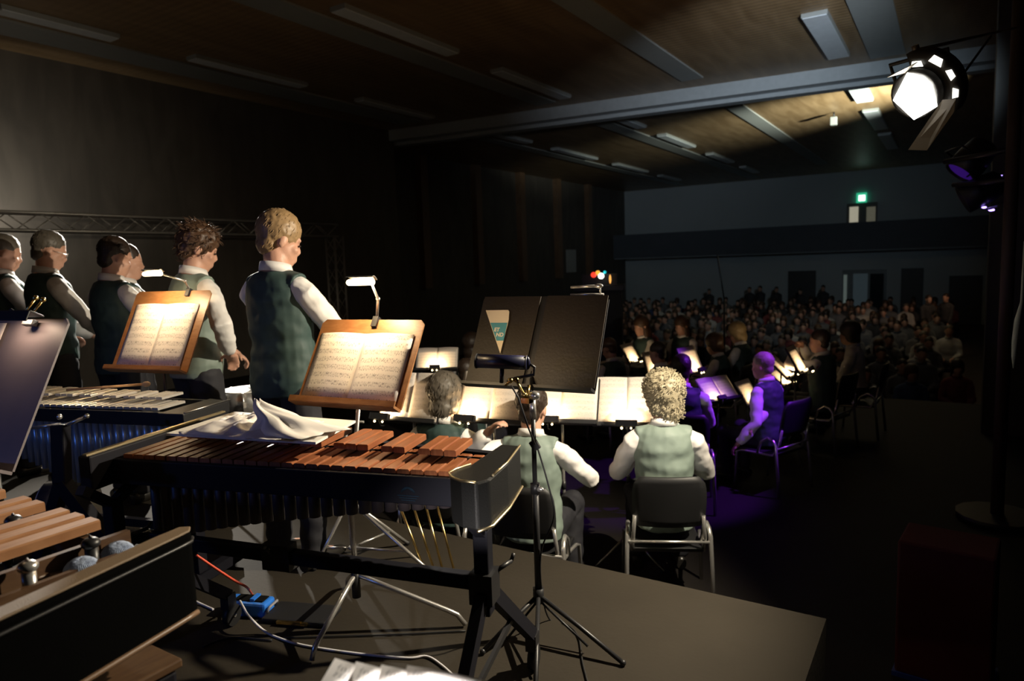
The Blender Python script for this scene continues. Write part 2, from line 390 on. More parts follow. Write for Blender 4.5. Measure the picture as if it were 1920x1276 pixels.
def hair_mesh(HC, HM, style, m, root, vox, rnd):
    vol = {'short': 0, 'sandy': .007, 'messy': .012, 'curly': .026, 'long': .010, 'bald': -.004, 'bob': .016}[style]
    mb = MB()
    P = lambda x, y, z: HC + HM @ V((x, y, z))
    if style == 'bald':
        mb.ell(P(0, -.035, .0), (.080, .075, .06), HM)
    else:
        mb.ell(P(0, -.018, .042 + vol * .3), (.081 + vol, .096 + vol, .090 + vol), HM, 20, 14)
        mb.ell(P(0, -.050, -.025), (.060 + vol * .6, .046 + vol, .060), HM)
    if style == 'long':
        mb.ell(P(0, -.07, -.12), (.085, .045, .15), HM); mb.ell(P(.065, -.02, -.09), (.028, .05, .12), HM); mb.ell(P(-.065, -.02, -.09), (.028, .05, .12), HM)
    if style in ('bob', 'curly'):
        mb.ell(P(.055, -.015, -.02), (.045, .055, .075), HM); mb.ell(P(-.055, -.015, -.02), (.045, .055, .075), HM); mb.ell(P(0, -.06, -.06), (.075, .05, .07), HM)
    sc = 22 if style in ('curly', 'messy') else 30
    amp = {'curly': .011, 'messy': .009}.get(style, .003)
    o = remesh(mb, vox, 'hair', m, root, 1, lambda c: amp * noise.noise((c - HC) * sc * 1.6) + amp * .5 * noise.noise(c * 70))
    n = {'curly': 900, 'messy': 620, 'sandy': 420, 'short': 360, 'long': 300, 'bob': 350, 'bald': 60}[style]
    if vox > .009: n = n // 6
    if vox > .015: return o
    t = MB(); b = bmesh.new(); b.from_mesh(o.data); b.normal_update(); b.verts.ensure_lookup_table(); nv = len(b.verts)
    for _ in range(n):
        v = b.verts[rnd.randrange(nv)]; lc = HM.inverted() @ (v.co - HC)
        if lc.y > .055 and lc.z < .07: continue
        nrm = v.normal; dn = (HM @ V((0, -.35, -1))).normalized(); tg = (dn - nrm * dn.dot(nrm)); tg = tg.normalized() if tg.length > .05 else HM @ V((0, -1, 0))
        L = {'curly': .020, 'messy': .034, 'sandy': .018, 'short': .016, 'long': .05, 'bob': .03, 'bald': .012}[style] * rnd.uniform(.6, 1.3)
        if style == 'messy': tg = (tg + HM @ V((rnd.uniform(-1, 1), rnd.uniform(-.6, .9), rnd.uniform(-.2, .9)))).normalized()
        sd = nrm.cross(tg); pts = []
        for k in range(5):
            u = k / 4
            if style == 'curly':
                a = u * 4.5 + v.co.x * 50; q = v.co + nrm * (.004 + .007 * sin(a)) + tg * (L * u * .5) + sd * .007 * cos(a)
            else: q = v.co - nrm * .002 + tg * L * u + nrm * (.30 if style == 'messy' else .12) * L * sin(u * 2.2) + sd * rnd.uniform(-.1, .1) * L
            pts.append(q)
        t.tube(pts, [.0026, .0026, .0022, .0016, .0006] if style != 'curly' else [.0028] * 4 + [.0012], 3, False)
    b.free()
    tm = bpy.data.meshes.new('t'); t.b.to_mesh(tm); t.b.free(); b2 = bmesh.new(); b2.from_mesh(o.data); b2.from_mesh(tm)
    for f in b2.faces: f.smooth = True
    b2.to_mesh(o.data); b2.free(); bpy.data.meshes.remove(tm)
    return o

def person(label, loc, yaw, seated=False, s=1.0, lean=0., twist=0., hy=0., hp=.25, hl=None, hr=None, hair=('short', None), vm=None,
           sk=None, vox=.010, group=None, glasses=False, feet=.12, sh=None, seed=1, elb=(.5, -.3, -1), legs=True, eyes=False):
    rnd = random.Random(seed)
    root = empty('person', loc, yaw, label, 'person', group); root.scale = (s, s, s)
    sk = sk or skin; sh = sh or shirtm
    zp = .50 if seated else .95
    pel = V((0, 0, zp)); sd = V((0, sin(lean), cos(lean)))
    tw = Matrix.Rotation(twist, 3, 'Z'); X = tw @ V((1, 0, 0)); Y = tw @ V((0, 1, 0)); Y = (Y - sd * Y.dot(sd)).normalized()
    neck = pel + sd * .55
    HC = neck + sd * .115 + V((0, .025, .028)); HM = Matrix.Rotation(hy, 3, 'Z') @ Matrix.Rotation(-hp, 3, 'X') @ Matrix.Diagonal((1.08, 1.08, 1.08))
    HC = HC + (HM @ V((0, 0, .02))) - V((0, 0, .02))
    def ring(t, a, b, yo=0.): return (pel + sd * .55 * t + Y * yo, X * a, Y * b)
    TR = [(-.14, .10, .08, 0), (-.05, .160, .11, 0), (.08, .165, .112, 0), (.30, .148, .100, .005), (.52, .155, .112, .008), (.72, .172, .115, .0), (.86, .160, .098, -.008), (.95, .110, .078, -.012), (1.02, .062, .06, -.008)]
    Ssh = {1: neck - sd * .105 + X * .180 - Y * .008, -1: neck - sd * .105 - X * .180 - Y * .008}
    hl = V(hl) if hl else (V((-.16, .38, .72)) if seated else V((-.20, .34, 1.02)))
    hr = V(hr) if hr else (V((.16, .38, .72)) if seated else V((.20, .34, 1.02)))
    J = {}
    for k, T in ((1, hr), (-1, hl)):
        J[k] = ik(Ssh[k], T, .29, .255, V((elb[0] * k, elb[1], elb[2])))
    Lg = {}
    for k in (1, -1):
        if seated: Lg[k] = (pel + V((k * .09, .02, -.02)), V((k * .14, .44, .50)), V((k * (.14), .40, .09)))
        else: Lg[k] = (pel + V((k * .09, 0, -.03)), V((k * (.06 + feet * .5), .03, .50)), V((k * feet, 0, .09)))
    # ---- body: one continuous skin mesh
    b = MB(); b.loft([ring(t, a - .006, bb - .006, yo) for t, a, bb, yo in TR])
    b.tube([neck - sd * .03, neck + sd * .05, HC + HM @ V((0, -.012, -.05))], [.062, .060, .056], 14)
    P = lambda x, y, z: HC + HM @ V((x, y, z))
    b.ell(P(0, -.010, .025), (.075, .094, .092), HM, 24, 16)
    b.ell(P(0, .028, -.040), (.060, .066, .075), HM, 20, 14)
    b.loft([(P(0, .03, -.06), HM @ V((.054, 0, 0)), HM @ V((0, .055, 0))), (P(0, .045, -.095), HM @ V((.040, 0, 0)), HM @ V((0, .042, .01))), (P(0, .060, -.118), HM @ V((.018, 0, 0)), HM @ V((0, .02, .006)))])
    b.tube([P(0, .082, .012), P(0, .092, -.012), P(0, .101, -.032)], [.008, .009, .0105], 8)
    b.ell(P(0, .092, -.037), (.016, .012, .008), HM, 10, 8)
    b.ell(P(0, .078, .020), (.050, .012, .010), HM, 12, 8)
    b.ell(P(0, .088, -.066), (.024, .010, .006), HM, 10, 6); b.ell(P(0, .086, -.076), (.021, .010, .007), HM, 10, 6)
    for k in (1, -1):
        b.ell(P(k * .077, -.008, -.012), (.010, .020, .032), HM @ Matrix.Rotation(-.2, 3, 'X'), 12, 8)
        b.ell(P(k * .045, .062, -.03), (.02, .018, .018), HM, 10, 8)
        E_, W_ = J[k]; S_ = Ssh[k]; d = (W_ - E_).normalized()
        b.tube([S_, S_ * .5 + E_ * .5, E_, E_ * .6 + W_ * .4, W_], [.040, .042, .038, .037, .025], 12)
        b.ell(S_, (.042, .042, .042))
        # hand
        pn = V((0, 0, -1)) if abs(d.z) < .8 else V((-k, 0, 0)); pn = (pn - d * pn.dot(d)).normalized(); side = d.cross(pn)
        if side.dot(V((-k, 0, 0)).normalized()) < 0: side = -side       # towards the thumb
        hb = W_ + d * .045; R = Matrix((side, d, pn)).transposed()
        b.tube([W_ - d * .02, W_ + d * .03], [.026, .024], 10); b.ell(hb + d * .005, (.040, .05, .015), R, 14, 10)
        for q, (off, ln) in enumerate(((.030, .070), (.010, .080), (-.010, .074), (-.029, .058))):
            p0 = hb + side * off + d * .035; p1 = p0 + (d * .8 + pn * .35).normalized() * ln * .42; p2 = p1 + (d * .35 + pn * .9).normalized() * ln * .33; p3 = p2 + (-d * .25 + pn).normalized() * ln * .25
            b.tube([p0, p1, p2, p3], [.0095, .009, .008, .0065], 8)
        p0 = hb + side * .028 - d * .02; p1 = p0 + (side + d * .5 + pn * .3).normalized() * .035; b.tube([p0, p1, p1 + (d + pn * .7).normalized() * .028], [.012, .0105, .008], 8)
        H_, K_, A_ = Lg[k]
        b.tube([H_, H_ * .5 + K_ * .5, K_, K_ * .6 + A_ * .4, A_], [.082, .072, .052, .052, .036], 14); b.ell(A_ + V((0, .06, -.045)), (.036, .10, .030))
    remesh(b, vox, 'body', sk, root, 2)
    if eyes:
        e = MB()
        for k in (1, -1): e.ell(P(k * .031, .0835, -.004), (.011, .006, .006), HM, 10, 8)
        e.build('eyes', eyem, root)
    # ---- shirt
    v2 = vox
    b = MB(); b.loft([ring(t, a + .004, bb + .004, yo) for t, a, bb, yo in TR[1:-1]] + [ring(1.0, .070, .066, -.006)])
    for k in (1, -1):
        E_, W_ = J[k]; S_ = Ssh[k]; d = (W_ - E_).normalized()
        b.tube([neck - sd * .03 + X * k * .05, S_ + sd * .012 - X * k * .03, S_, S_ * .5 + E_ * .5, E_, E_ * .5 + W_ * .5, W_ - d * .03, W_ - d * .005], [.045, .058, .062, .062, .056, .053, .044, .036], 14)
    remesh(b, v2, 'shirt', sh, root, 1, wrinkle(.010, 8, (1, 1, 1.8)))
    cb = MB(); rings = []                     # collar
    for rr, h in ((.074, -.02), (.068, .024), (.073, .026), (.082, -.020)):
        rings.append((neck + sd * (h + .004) - Y * .004, X * rr, Y * rr * 1.02 + sd * (-.016)))
    cb.prism([[V(c) + V(a_) * cos(2 * pi * j / 24) + V(b_) * sin(2 * pi * j / 24) for j in range(24)] for c, a_, b_ in rings], True, False, True)
    cb.build('collar', sh, root)
    # ---- vest
    if vm:
        b = MB(); b.loft([ring(t, a, bb, yo) for t, a, bb, yo in ((-.13, .176, .136, 0), (.02, .188, .138, 0), (.2, .176, .128, .003), (.4, .170, .132, .006), (.6, .178, .140, .006), (.74, .182, .140, 0), (.84, .172, .126, -.004), (.91, .150, .108, -.010), (.965, .112, .092, -.012), (.995, .080, .078, -.012))], 24)
        for k in (1, -1): b.tube([neck - sd * .045 + X * k * .06 - Y * .01, neck - sd * .072 + X * k * .15 - Y * .008], [.050, .056], 14)
        remesh(b, v2, 'vest', vm, root, 1, wrinkle(.010, 8, (1, 1, 1.8)))
    # ---- trousers and shoes
    if legs:
        b = MB(); b.loft([ring(t, a + .014, bb + .014, yo) for t, a, bb, yo in TR[:3]] + [ring(.16, .150, .1, 0)])
        for k in (1, -1):
            H_, K_, A_ = Lg[k]
            b.tube([H_, H_ * .5 + K_ * .5, K_, K_ * .5 + A_ * .5, A_ + V((0, 0, -.02))], [.098, .09, .076, .072, .062], 14)
            if seated: b.ell(K_, (.078, .08, .078))
        remesh(b, max(v2, .012), 'trousers', trous, root, 1, wrinkle(.008, 7))
        for k in (1, -1):
            A_ = Lg[k][2]; c = MB()
            c.loft([(V((A_.x, A_.y - .075, .035)), V((.030, 0, 0)), V((0, 0, .033))), (V((A_.x, A_.y - .04, .045)), V((.038, 0, 0)), V((0, 0, .044))), (V((A_.x, A_.y + .03, .048)), V((.040, 0, 0)), V((0, 0, .046))), (V((A_.x, A_.y + .12, .034)), V((.048, 0, 0)), V((0, 0, .032))), (V((A_.x, A_.y + .19, .026)), V((.040, 0, 0)), V((0, 0, .022))), (V((A_.x, A_.y + .215, .022)), V((.018, 0, 0)), V((0, 0, .014)))], 16)
            c.build('shoe', shoem, root)
    if hair[0]: hair_mesh(HC, HM, hair[0], hair[1] or hairb, root, min(vox, .012) if vox < .016 else vox, rnd)
    if glasses:
        g = MB()
        for k in (1, -1):
            g.tube([P(k * .033 + .022 * cos(a * pi / 8), .094, -.004 + .016 * sin(a * pi / 8)) for a in range(17)], .0015, 6)
            g.tube([P(k * .056, .092, 0), P(k * .078, .06, .002), P(k * .082, -.01, .0)], .0018, 6)
        g.tube([P(-.011, .094, 0), P(.011, .094, 0)], .0015, 6); g.build('glasses', steel, root)
    return root

# ================================================================== FURNITURE
def chair(loc, rz, label, group='chairs of the orchestra'):
    t = empty('chair', loc, rz, label, 'chair', group)
    # faces +Y; moulded black back and seat on bent chrome legs
    def shell(rings): return MB().prism(rings, True)
    sb = MB(); sb.box((0, .03, .365), (.42, .42, .025)); sb.build('seat', blackp, t, .012)
    G = []
    for i in range(9):
        u = i / 8; z = .53 + .32 * u; wd = .205 + .012 * sin(u * pi) - (.035 * max(0, (u - .8) / .2) ** 2)
        if u < .1: wd -= .02
        G.append([V((wd * (2 * j / 10 - 1), -.205 - .06 * u - .035 * (1 - (2 * j / 10 - 1) ** 2), z)) for j in range(11)])
    MB().sheet(G, .014).build('backrest', blackp, t)
    for k in (1, -1):
        MB().tube([(k * .255, -.24, 0), (k * .25, -.21, .30), (k * .245, -.195, .46), (k * .24, -.165, .50), (k * .235, -.11, .515), (k * .232, -.04, .47), (k * .225, .0, .36)], .014, 10).build('leg', chrome, t)
        MB().tube([(k * .255, .22, 0), (k * .245, .20, .34), (k * .235, .16, .355), (k * .22, .05, .355), (k * .215, -.15, .36), (k * .21, -.205, .46), (k * .2, -.225, .60)], .012, 10).build('leg', chrome, t)
    MB().tube([(-.24, -.205, .43), (.24, -.205, .43)], .009, 8).build('crossbar', chrome, t)
    return t

def desk_basis(a, tau):
    u = V((cos(a), sin(a), 0)); v = V((-sin(a), cos(a), 0)); up = V((0, 0, 1)) * cos(tau) + v * sin(tau); n = u.cross(up)   # n faces the reader
    return u, up, n
def music_stand(pos, a, tau, wd, ht, floor, label, m, group=None, legs='black', pole_off=0., cat='music stand', tall=True, tips=None, lip=None):
    """pos = middle of the desk's lower edge (world)"""
    pos = V(pos); base = V((pos.x, pos.y, floor))
    t = empty('music_stand', base, 0, label, cat, group)
    u, up, n = desk_basis(a, tau); o = pos - base; lm = {'black': black, 'chrome': chrome}[legs]
    R = Matrix((u, up, n)).transposed()
    mb = MB(); hw = wd / 2; c = .018
    pts = [(-hw, 0), (hw, 0), (hw, ht - c), (hw - c, ht), (-hw + c, ht), (-hw, ht - c)]
    mb.poly([o + u * x + up * y - n * .008 for x, y in pts], .007); mb.build('desk', m, t)
    MB().box(o + up * (-.006) + n * .022, (wd, .010, .05), R).box(o + up * .004 + n * .045, (wd, .022, .006), R).build('ledge', lip or m, t)
    bk = o + up * (ht * .35) - n * .02
    MB().box(bk, (.05, .10, .028), R).build('bracket', black, t)
    px, py = bk.x - n.x * 0, bk.y
    top = bk - n * .012 + V((0, 0, -.02)); foot = V((top.x + u.x * pole_off, top.y + u.y * pole_off, 0))
    MB().tube([(foot.x, foot.y, .16), (foot.x, foot.y, (top.z) * .55), top], [.011, .011, .008], 10).build('pole', lm, t)
    MB().cyl((foot.x, foot.y, top.z * .53), (foot.x, foot.y, top.z * .58), .016).build('collar', black, t)
    if tips:
        hub = V((foot.x, foot.y, .24))
        for tp in tips:
            e = V(tp) - base; h = V((e.x, e.y, 0)) - V((hub.x, hub.y, 0)); k1 = hub + h * .84; k1.z = .075
            MB().tube([hub, hub * .5 + k1 * .5, k1, hub + h * .93 + V((0, 0, .055 - hub.z)), V((e.x, e.y, .012))], .0105, 10).build('leg', lm, t)
        MB().cyl((foot.x, foot.y, .14), (foot.x, foot.y, .26), .018).build('hub', black, t)
    else:
        for k in range(3):
            an = a + pi / 2 + k * 2 * pi / 3; e = V((foot.x + .27 * cos(an), foot.y + .27 * sin(an), .01))
            MB().tube([(foot.x, foot.y, .22), (foot.x * .4 + e.x * .6, foot.y * .4 + e.y * .6, .09), e], .008, 8).build('leg', lm, t)
    return t
def lgt(t, p, d, sx, sy, power, R, col=(1, .70, .38)):
    l = bpy.data.lights.new('lamp_light', 'AREA'); l.energy = power; l.color = col; l.shape = 'RECTANGLE'; l.size = sx; l.size_y = sy; l.spread = pi
    o = bpy.data.objects.new('lamp_light', l); COL.objects.link(o); o.parent = t
    d = V(d).normalized(); x = V(R.col[0]); x = (x - d * x.dot(d)).normalized(); y = (-d).cross(x)
    m = Matrix((x, y, -d)).transposed().to_4x4(); m.translation = p; o.matrix_local = m; return o
def music(pos, a, tau, wd, ht, label, m=None, x0=0., y0=.004, group=None, leaves=2, curl=.012):
    """an open booklet of sheet music leaning on a desk"""
    u, up, n = desk_basis(a, tau); pos = V(pos)
    t = empty('sheet_music', pos, 0, label, 'sheet music', group); m = m or paper
    for k in range(leaves):
        G = []
        w1 = wd / leaves
        for i in range(5):
            r = []
            for j in range(9):
                f = j / 8; x = -wd / 2 + w1 * (k + f) + x0
                bul = curl * (sin(f * pi) if leaves > 1 else .3)
                r.append(u * x + up * (y0 + ht * i / 4) + n * (.004 + bul))
            G.append(r)
        MB().sheet(G, .0012).build('page', m, t, norm=False)
    return t
bulbm = mat('warm_bulb', (1, .8, .5), .4, emit=(1, .78, .42), es=14)
bulbs = mat('warm_bulb_small', (1, .8, .5), .4, emit=(1, .74, .36), es=10)
def clip_lamp(pos, a, tau, label, power=1.6, group='clip lamps on the orchestra stands', w=.13, y=.0, x=0., glow=True):
    """small dark lamp clipped to the lower edge of a desk, its tube shining up at the page"""
    u, up, n = desk_basis(a, tau); pos = V(pos); c = u * x + up * (y + .0) + n * .085
    t = empty('clip_lamp', pos, 0, label, 'lamp', group); R = Matrix((u, up, n)).transposed()
    MB().box(c + n * .008, (w, .042, .006), R).box(c + up * -.02, (w, .006, .03), R).box(c - u * w / 2, (.005, .04, .03), R).box(c + u * w / 2, (.005, .04, .03), R).build('lamp_shade', black, t)
    b = MB(); b.cyl(c - u * w * .4 - n * .006 - up * .004, c + u * w * .4 - n * .006 - up * .004, .005, n=8); b.build('bulb', bulbs, t)
    b = MB(); b.tube([c - up * .02 + n * 0, c - up * .055 - n * .03, c - up * .045 - n * .08], .005, 8); b.build('clip_arm', black, t)
    if glow:
        b = MB(); b.ell(c - up * .034 - u * w * .22, .0075, None, 10, 8); b.ell(c - up * .034 + u * w * .22, .0065, None, 10, 8); b.build('bulb', bulbs, t)
    l = bpy.data.lights.new('lamp_light', 'AREA'); l.energy = power; l.color = (1, .70, .38); l.shape = 'RECTANGLE'; l.size = w * .8; l.size_y = .02; l.spread = pi
    o = bpy.data.objects.new('lamp_light', l); COL.objects.link(o); o.parent = t
    p = c - n * .012 + up * .012; d = (-n * .60 + up * .8)
    o.location = p; o.rotation_euler = d.to_track_quat('-Z', 'Y').to_euler()
    return t
print('builders done')

# ================================================================== BAR INSTRUMENTS
def bars(t, L, n, l0, l1, z, m, post, th=.02, gap=.12, x0=0., acc_z=.035, kind='bar'):
    p = L / n
    for i in range(n):                                   # naturals, i counted from the low (left) end
        u = i / (n - 1); ln = l0 + (l1 - l0) * u; cx = x0 + p * (i + .5)
        b = MB(); w_ = p * (1 - gap)
        b.prism([[V((cx + sx * w_ / 2, y, zz)) for sx, zz in ((-1, z - th), (1, z - th), (1, z - .003), (.8, z), (-.8, z), (-1, z - .003))] for y in (0, ln)], False)
        b.build(kind, m, t)
    k = 0
    for j in range(1, n - 1):                             # accidentals, counted from the high C
        if j % 7 in (1, 2, 3, 5, 6):
            cx = x0 + L - p * (j + .5) - p * .5
            u = (cx - x0) / L; ln = l0 + (l1 - l0) * u
            if cx < x0 + p: continue
            b = MB(); w_ = p * (1 - gap); zt = z + acc_z
            b.prism([[V((cx + sx * w_ / 2, y, zz)) for sx, zz in ((-1, zt - th), (1, zt - th), (1, zt - .003), (.8, zt), (-.8, zt), (-1, zt - .003))] for y in (ln * .52, ln * 1.30)], False)
            b.build(kind, m, t); k += 1
def hexed(a, b_, w_): pass

# --- the large marimba in the middle
A0 = (-2.42, 1.26, 0); RZ = radians(16)
t = empty('xylophone', A0, RZ, 'long wooden-bar xylophone across the middle, with crumpled white cloth lying on it', 'xylophone', 'mallet instruments')
bars(t, 1.27, 28, .36, .19, .88, rose, None)
MB().box((.635, -.012, .822), (1.33, .022, .088)).build('front_rail', darkfr, t, .004)
MB().bar((.0, .50, .82), (1.32, .285, .82), .03, .08).build('back_rail', darkfr, t)
MB().bar((0, .16, .84), (1.3, .085, .84), .02, .035).bar((0, .27, .86), (1.3, .15, .86), .02, .04).build('bar_support', black, t)
lr = MB(); lr.box((-.045, .235, .84), (.05, .70, .12)); lr = lr.build('end_rail', darkfr, t, .006)
MB().box((-.045, .235, .903), (.018, .69, .006)).build('trim_strip', gold, lr)
# right end board with rounded nose and pale trim
def plan_board(pts, z0, z1, name, m, par, bev=.006):
    b = MB(); b.prism([[V((x, y, z)) for x, y in pts] for z in (z0, z1)], False); return b.build(name, m, par, bev)
pl = [(1.385, -.235), (1.41, -.20), (1.415, -.05), (1.40, .14), (1.335, .15), (1.315, -.08), (1.29, -.13), (1.285, -.165), (1.30, -.195), (1.34, -.225)]
eb = plan_board(pl, .80, .93, 'end_board', blackv, t)
MB().tube([(1.411, -.17, .932), (1.414, -.05, .932), (1.40, .135, .932)], .0035, 6).build('trim_strip', gold, eb)
MB().tube([(1.385, -.237, .80), (1.412, -.19, .80), (1.417, -.05, .80), (1.402, .14, .80)], .0045, 6).build('trim_strip', gold, eb)
MB().tube([(x, y, .931) for x, y in ((1.315, -.08), (1.289, -.13), (1.283, -.165), (1.30, -.197), (1.34, -.227), (1.385, -.237))], .0035, 6).build('trim_strip', gold, eb)
resm = mat('resonator_grey', (.05, .04, .045), .5, .0)
for i in range(26):
    x = .03 + i * .0475; z1 = .50 + .23 * (i / 25) ** .7
    MB().cyl((x, .10 - .03 * i / 25, .80), (x, .10 - .03 * i / 25, z1 + .02), .0195, n=12).build('resonator', resm, t)
lg = MB(); logo = mat('faint_logo', (.014, .03, .05), .6, spec=.1)
for k in range(5): lg.tube([(1.09 + .022 * cos(q * pi / 8) * (1 - k * .15), -.0245, .815 + .002 * k + .018 * sin(q * pi / 8) * (1 - k * .18)) for q in range(9)], .0012, 4)
for k in range(3): lg.box((1.09, -.0245, .806 - k * .007), (.07 - k * .012, .002, .0025))
lg.build('emblem', logo, t)
# frame: beam, column, Y bracket, spread legs with casters
MB().bar((-.12, .03, .575), (1.32, -.06, .575), .035, .045).build('cross_beam', darkfr, t, .004)
MB().box((.62, -.02, .575), (.10, .05, .085)).cyl((.62, -.06, .60), (.62, -.09, .63), .006).build('clamp', black, t)
def leg_set(x, t, front=-.50, rear=.44):
    c = MB(); c.box((x, -.06, .61), (.045, .05, .26)); c = c.build('column', darkfr, t, .005)
    MB().bar((x, -.06, .72), (x + .01, -.185, .81), .03, .03).build('bracket', darkfr, t); MB().bar((x, -.06, .72), (x + .01, .10, .81), .03, .03).build('bracket', darkfr, t)
    MB().box((x, -.06, .565), (.07, .075, .09)).cyl((x + .03, -.03, .60), (x + .06, .02, .61), .007).cyl((x + .06, .02, .61), (x + .065, .03, .63), .006).build('joint', black, c)
    for y, n in ((front, -1), (rear, 1)):
        MB().bar((x, -.06 + n * .03, .54), (x, y, .14), .032, .045).build('leg', darkfr, t)
        cs = MB(); cs.box((x, y, .115), (.04, .05, .06)); cs = cs.build('caster', black, t)
        MB().cyl((x - .014, y + n * .015, .045), (x + .014, y + n * .015, .045), .045, n=20).build('wheel', blackp, cs)
        MB().cyl((x - .018, y + n * .015, .045), (x + .018, y + n * .015, .045), .008, n=10).build('axle', chrome, cs)
    MB().bar((x, -.3, .30), (x, .22, .33), .012, .02).build('brace', black, t)
leg_set(1.335, t); leg_set(.0, t, -.36, .46)

def local_pt(t_loc, rz, p): return Matrix.Rotation(-rz, 3, 'Z') @ (V(p) - V(t_loc))
# folder / board with crumpled cloth on the xylophone
def lw(x, y, z): return Matrix.Rotation(RZ, 3, 'Z') @ V((x, y, z)) + V(A0)
bd = [onz(312, 816, .945), onz(592, 833, .945), onz(667, 792, .945), onz(440, 775, .945)]
b = MB(); o = V((bd[0].x, bd[0].y, .945)); b.poly([p - o for p in bd], .008); f = b.build('music_folder', mat('white_card', (.78, .75, .70), .7, noise_a=.08)); f.location = o
tag(f, 'large white folder lying flat across the long xylophone bars', 'folder')
def crumple(c, sx, sy, hgt, seed, n=34, rot=0.):
    G = []
    for i in range(n):
        r = []
        for j in range(n):
            x, y = (j / (n - 1) - .5), (i / (n - 1) - .5); e = max(0, 1 - (2 * abs(x)) ** 3) * max(0, 1 - (2 * abs(y)) ** 3)
            q = V((x * sx * (1 + .25 * noise.noise(V((x * 4, y * 4, seed)))), y * sy * (1 + .25 * noise.noise(V((x * 4, y * 4, seed + 9)))), 0))
            rd = 1 - abs(noise.noise(V((x * 3.2, y * 3.2, seed + 3)))) * 2
            h = hgt * e * (max(0, rd) ** 2 * .8 + .25 * (1 - abs(noise.noise(V((x * 8, y * 8, seed)))) * 2)) + .006 + .01 * abs(noise.noise(V((x * 9, y * 9, seed))))
            q = Matrix.Rotation(rot, 3, 'Z') @ q; q.z = max(h, .003); r.append(q)
        G.append(r)
    o = MB().sheet(G, .0015).build('cloth', tissue); o.location = c; return o
c = onz(478, 806, .955); c.z = .955; tag(crumple(c, .38, .26, .05, 2, rot=.2), 'low crumpled white cloth spread over the left side of the folder', 'cloth', 'crumpled white cloths on the xylophone')
# the standing twisted peak of cloth
c = onz(522, 812, .96); c.z = .96
G = []
for i in range(26):
    v = i / 25; r = []
    for j in range(40):
        a = 2 * pi * j / 40; pk = (1 - v) ** 1.2
        rad = .010 + .135 * pk * (1 + .45 * cos(a - .3)) * (1 + .16 * sin(a * 5 + v * 5) + .08 * sin(a * 11))
        r.append(V((rad * cos(a) - .06 * v - .01 * sin(v * 9), rad * .62 * sin(a), .004 + .105 * v ** 1.15 * (1 + .1 * sin(a * 3)))))
    r.append(r[0].copy()); G.append(r)
b = MB(); b.prism([g[:-1] for g in G], True, True); o = b.build('cloth', tissue); o.location = c; o.rotation_euler = (0, 0, .5)
tag(o, 'white cloth twisted up into a pointed peak on the folder', 'cloth', 'crumpled white cloths on the xylophone')

# --- foreground marimba, lower left
O2 = V((-1.6, .5, 0)); t = empty('marimba', O2, 0, 'large marimba in the lower left corner with two blue mallets beside its bars', 'marimba', 'mallet instruments')
def bar2(x0, x1, y0, y1, z, th=.024):
    b = MB(); b.prism([[V((x, y, zz)) - O2 for x, zz in ((x0, z - th), (x1, z - th), (x1, z - .004), (x1 - .004, z), (x0 + .004, z), (x0, z - .004))] for y in (y0, y1)], False); b.build('bar', rose2, t)
for x in (-1.735, -1.808, -1.881, -2.012, -2.085, -2.24, -2.313, -2.386): bar2(x - .05, x, .36, .835, .905)
for i in range(12): bar2(-1.70 - i * .073 - .06, -1.70 - i * .073, -.15, .34, .87)
pl = [(-1.25, .02), (-1.325, .46), (-1.387, .78), (-1.397, .83), (-1.405, .86), (-1.425, .875), (-1.445, .86), (-1.438, .80), (-1.372, .46), (-1.30, .02)]
bb = MB(); R_ = [[V((x, y, z)) - O2 for x, y in pl] for z in (.735, .91, .925)]
cx = sum(p[0] for p in pl) / len(pl)
eb = bb.prism(R_, False).build('end_board', mat('matt_black_vinyl', (.004, .004, .004), .9, spec=.0, bump=.2, bump_s=420), t, .008)
MB().prism([[V((x + (.004 if abs(x) < 0 else 0), y, z)) - O2 for x, y in pl] for z in (.9255, .931)], False).build('top_pad', mat('brown_vinyl_top', (.26, .18, .11), .55, bump=.4, bump_s=420), eb, .004)
MB().tube([V((x + .004, y, .742)) - O2 for x, y in pl[:5]], .006, 8).build('trim_strip', mat('brown_edge', (.2, .12, .07), .4), eb)
MB().tube([V((x + .003, y, .905)) - O2 for x, y in pl[:6]], .004, 8).build('trim_strip', black, eb)
MB().box(V((-1.53, .42, .80)) - O2, (.22, .86, .02)).build('frame_tray', darkfr, t)
MB().bar(V((-1.66, -.1, .86)) - O2, V((-1.66, .86, .86)) - O2, .016, .05).bar(V((-1.60, -.1, .845)) - O2, V((-1.60, .80, .845)) - O2, .014, .03).build('side_rail', darkwood, t)
MB().box(V((-2.0, .80, .845)) - O2, (.70, .02, .06)).build('cross_rail', darkwood, t)
MB().box(V((-2.0, .40, .85)) - O2, (.70, .02, .05)).build('cross_rail', darkwood, t)
for px, py in ((170, 1018), (52, 1062), (25, 975)):
    p = onz(px, py, .895); b = MB(); q = V((p.x, p.y, 0)) - O2
    b.cyl((q.x, q.y, .81), (q.x, q.y, .885), .014, n=12).ell((q.x, q.y, .895), (.020, .020, .014)).tube([(q.x - .012, q.y, .90), (q.x, q.y, .912), (q.x + .012, q.y, .90)], .003, 6).build('bar_post', chrome if px == 52 else black, t)
MB().box(V((-1.47, .70, .40)) - O2, (.11, .22, .46)).build('leg', darkfr, t, .01)
MB().box(V((-1.47, .70, .64)) - O2, (.12, .24, .02)).build('leg_cap', darkwood, t, .004)
MB().bar(V((-1.47, .70, .20)) - O2, V((-1.47, .95, .05)) - O2, .05, .05).bar(V((-1.47, .70, .20)) - O2, V((-1.47, .35, .05)) - O2, .05, .05).build('leg', darkfr, t)
yarn = mat('pale_blue_yarn', (.42, .50, .68), .9, bump=1, bump_s=140)
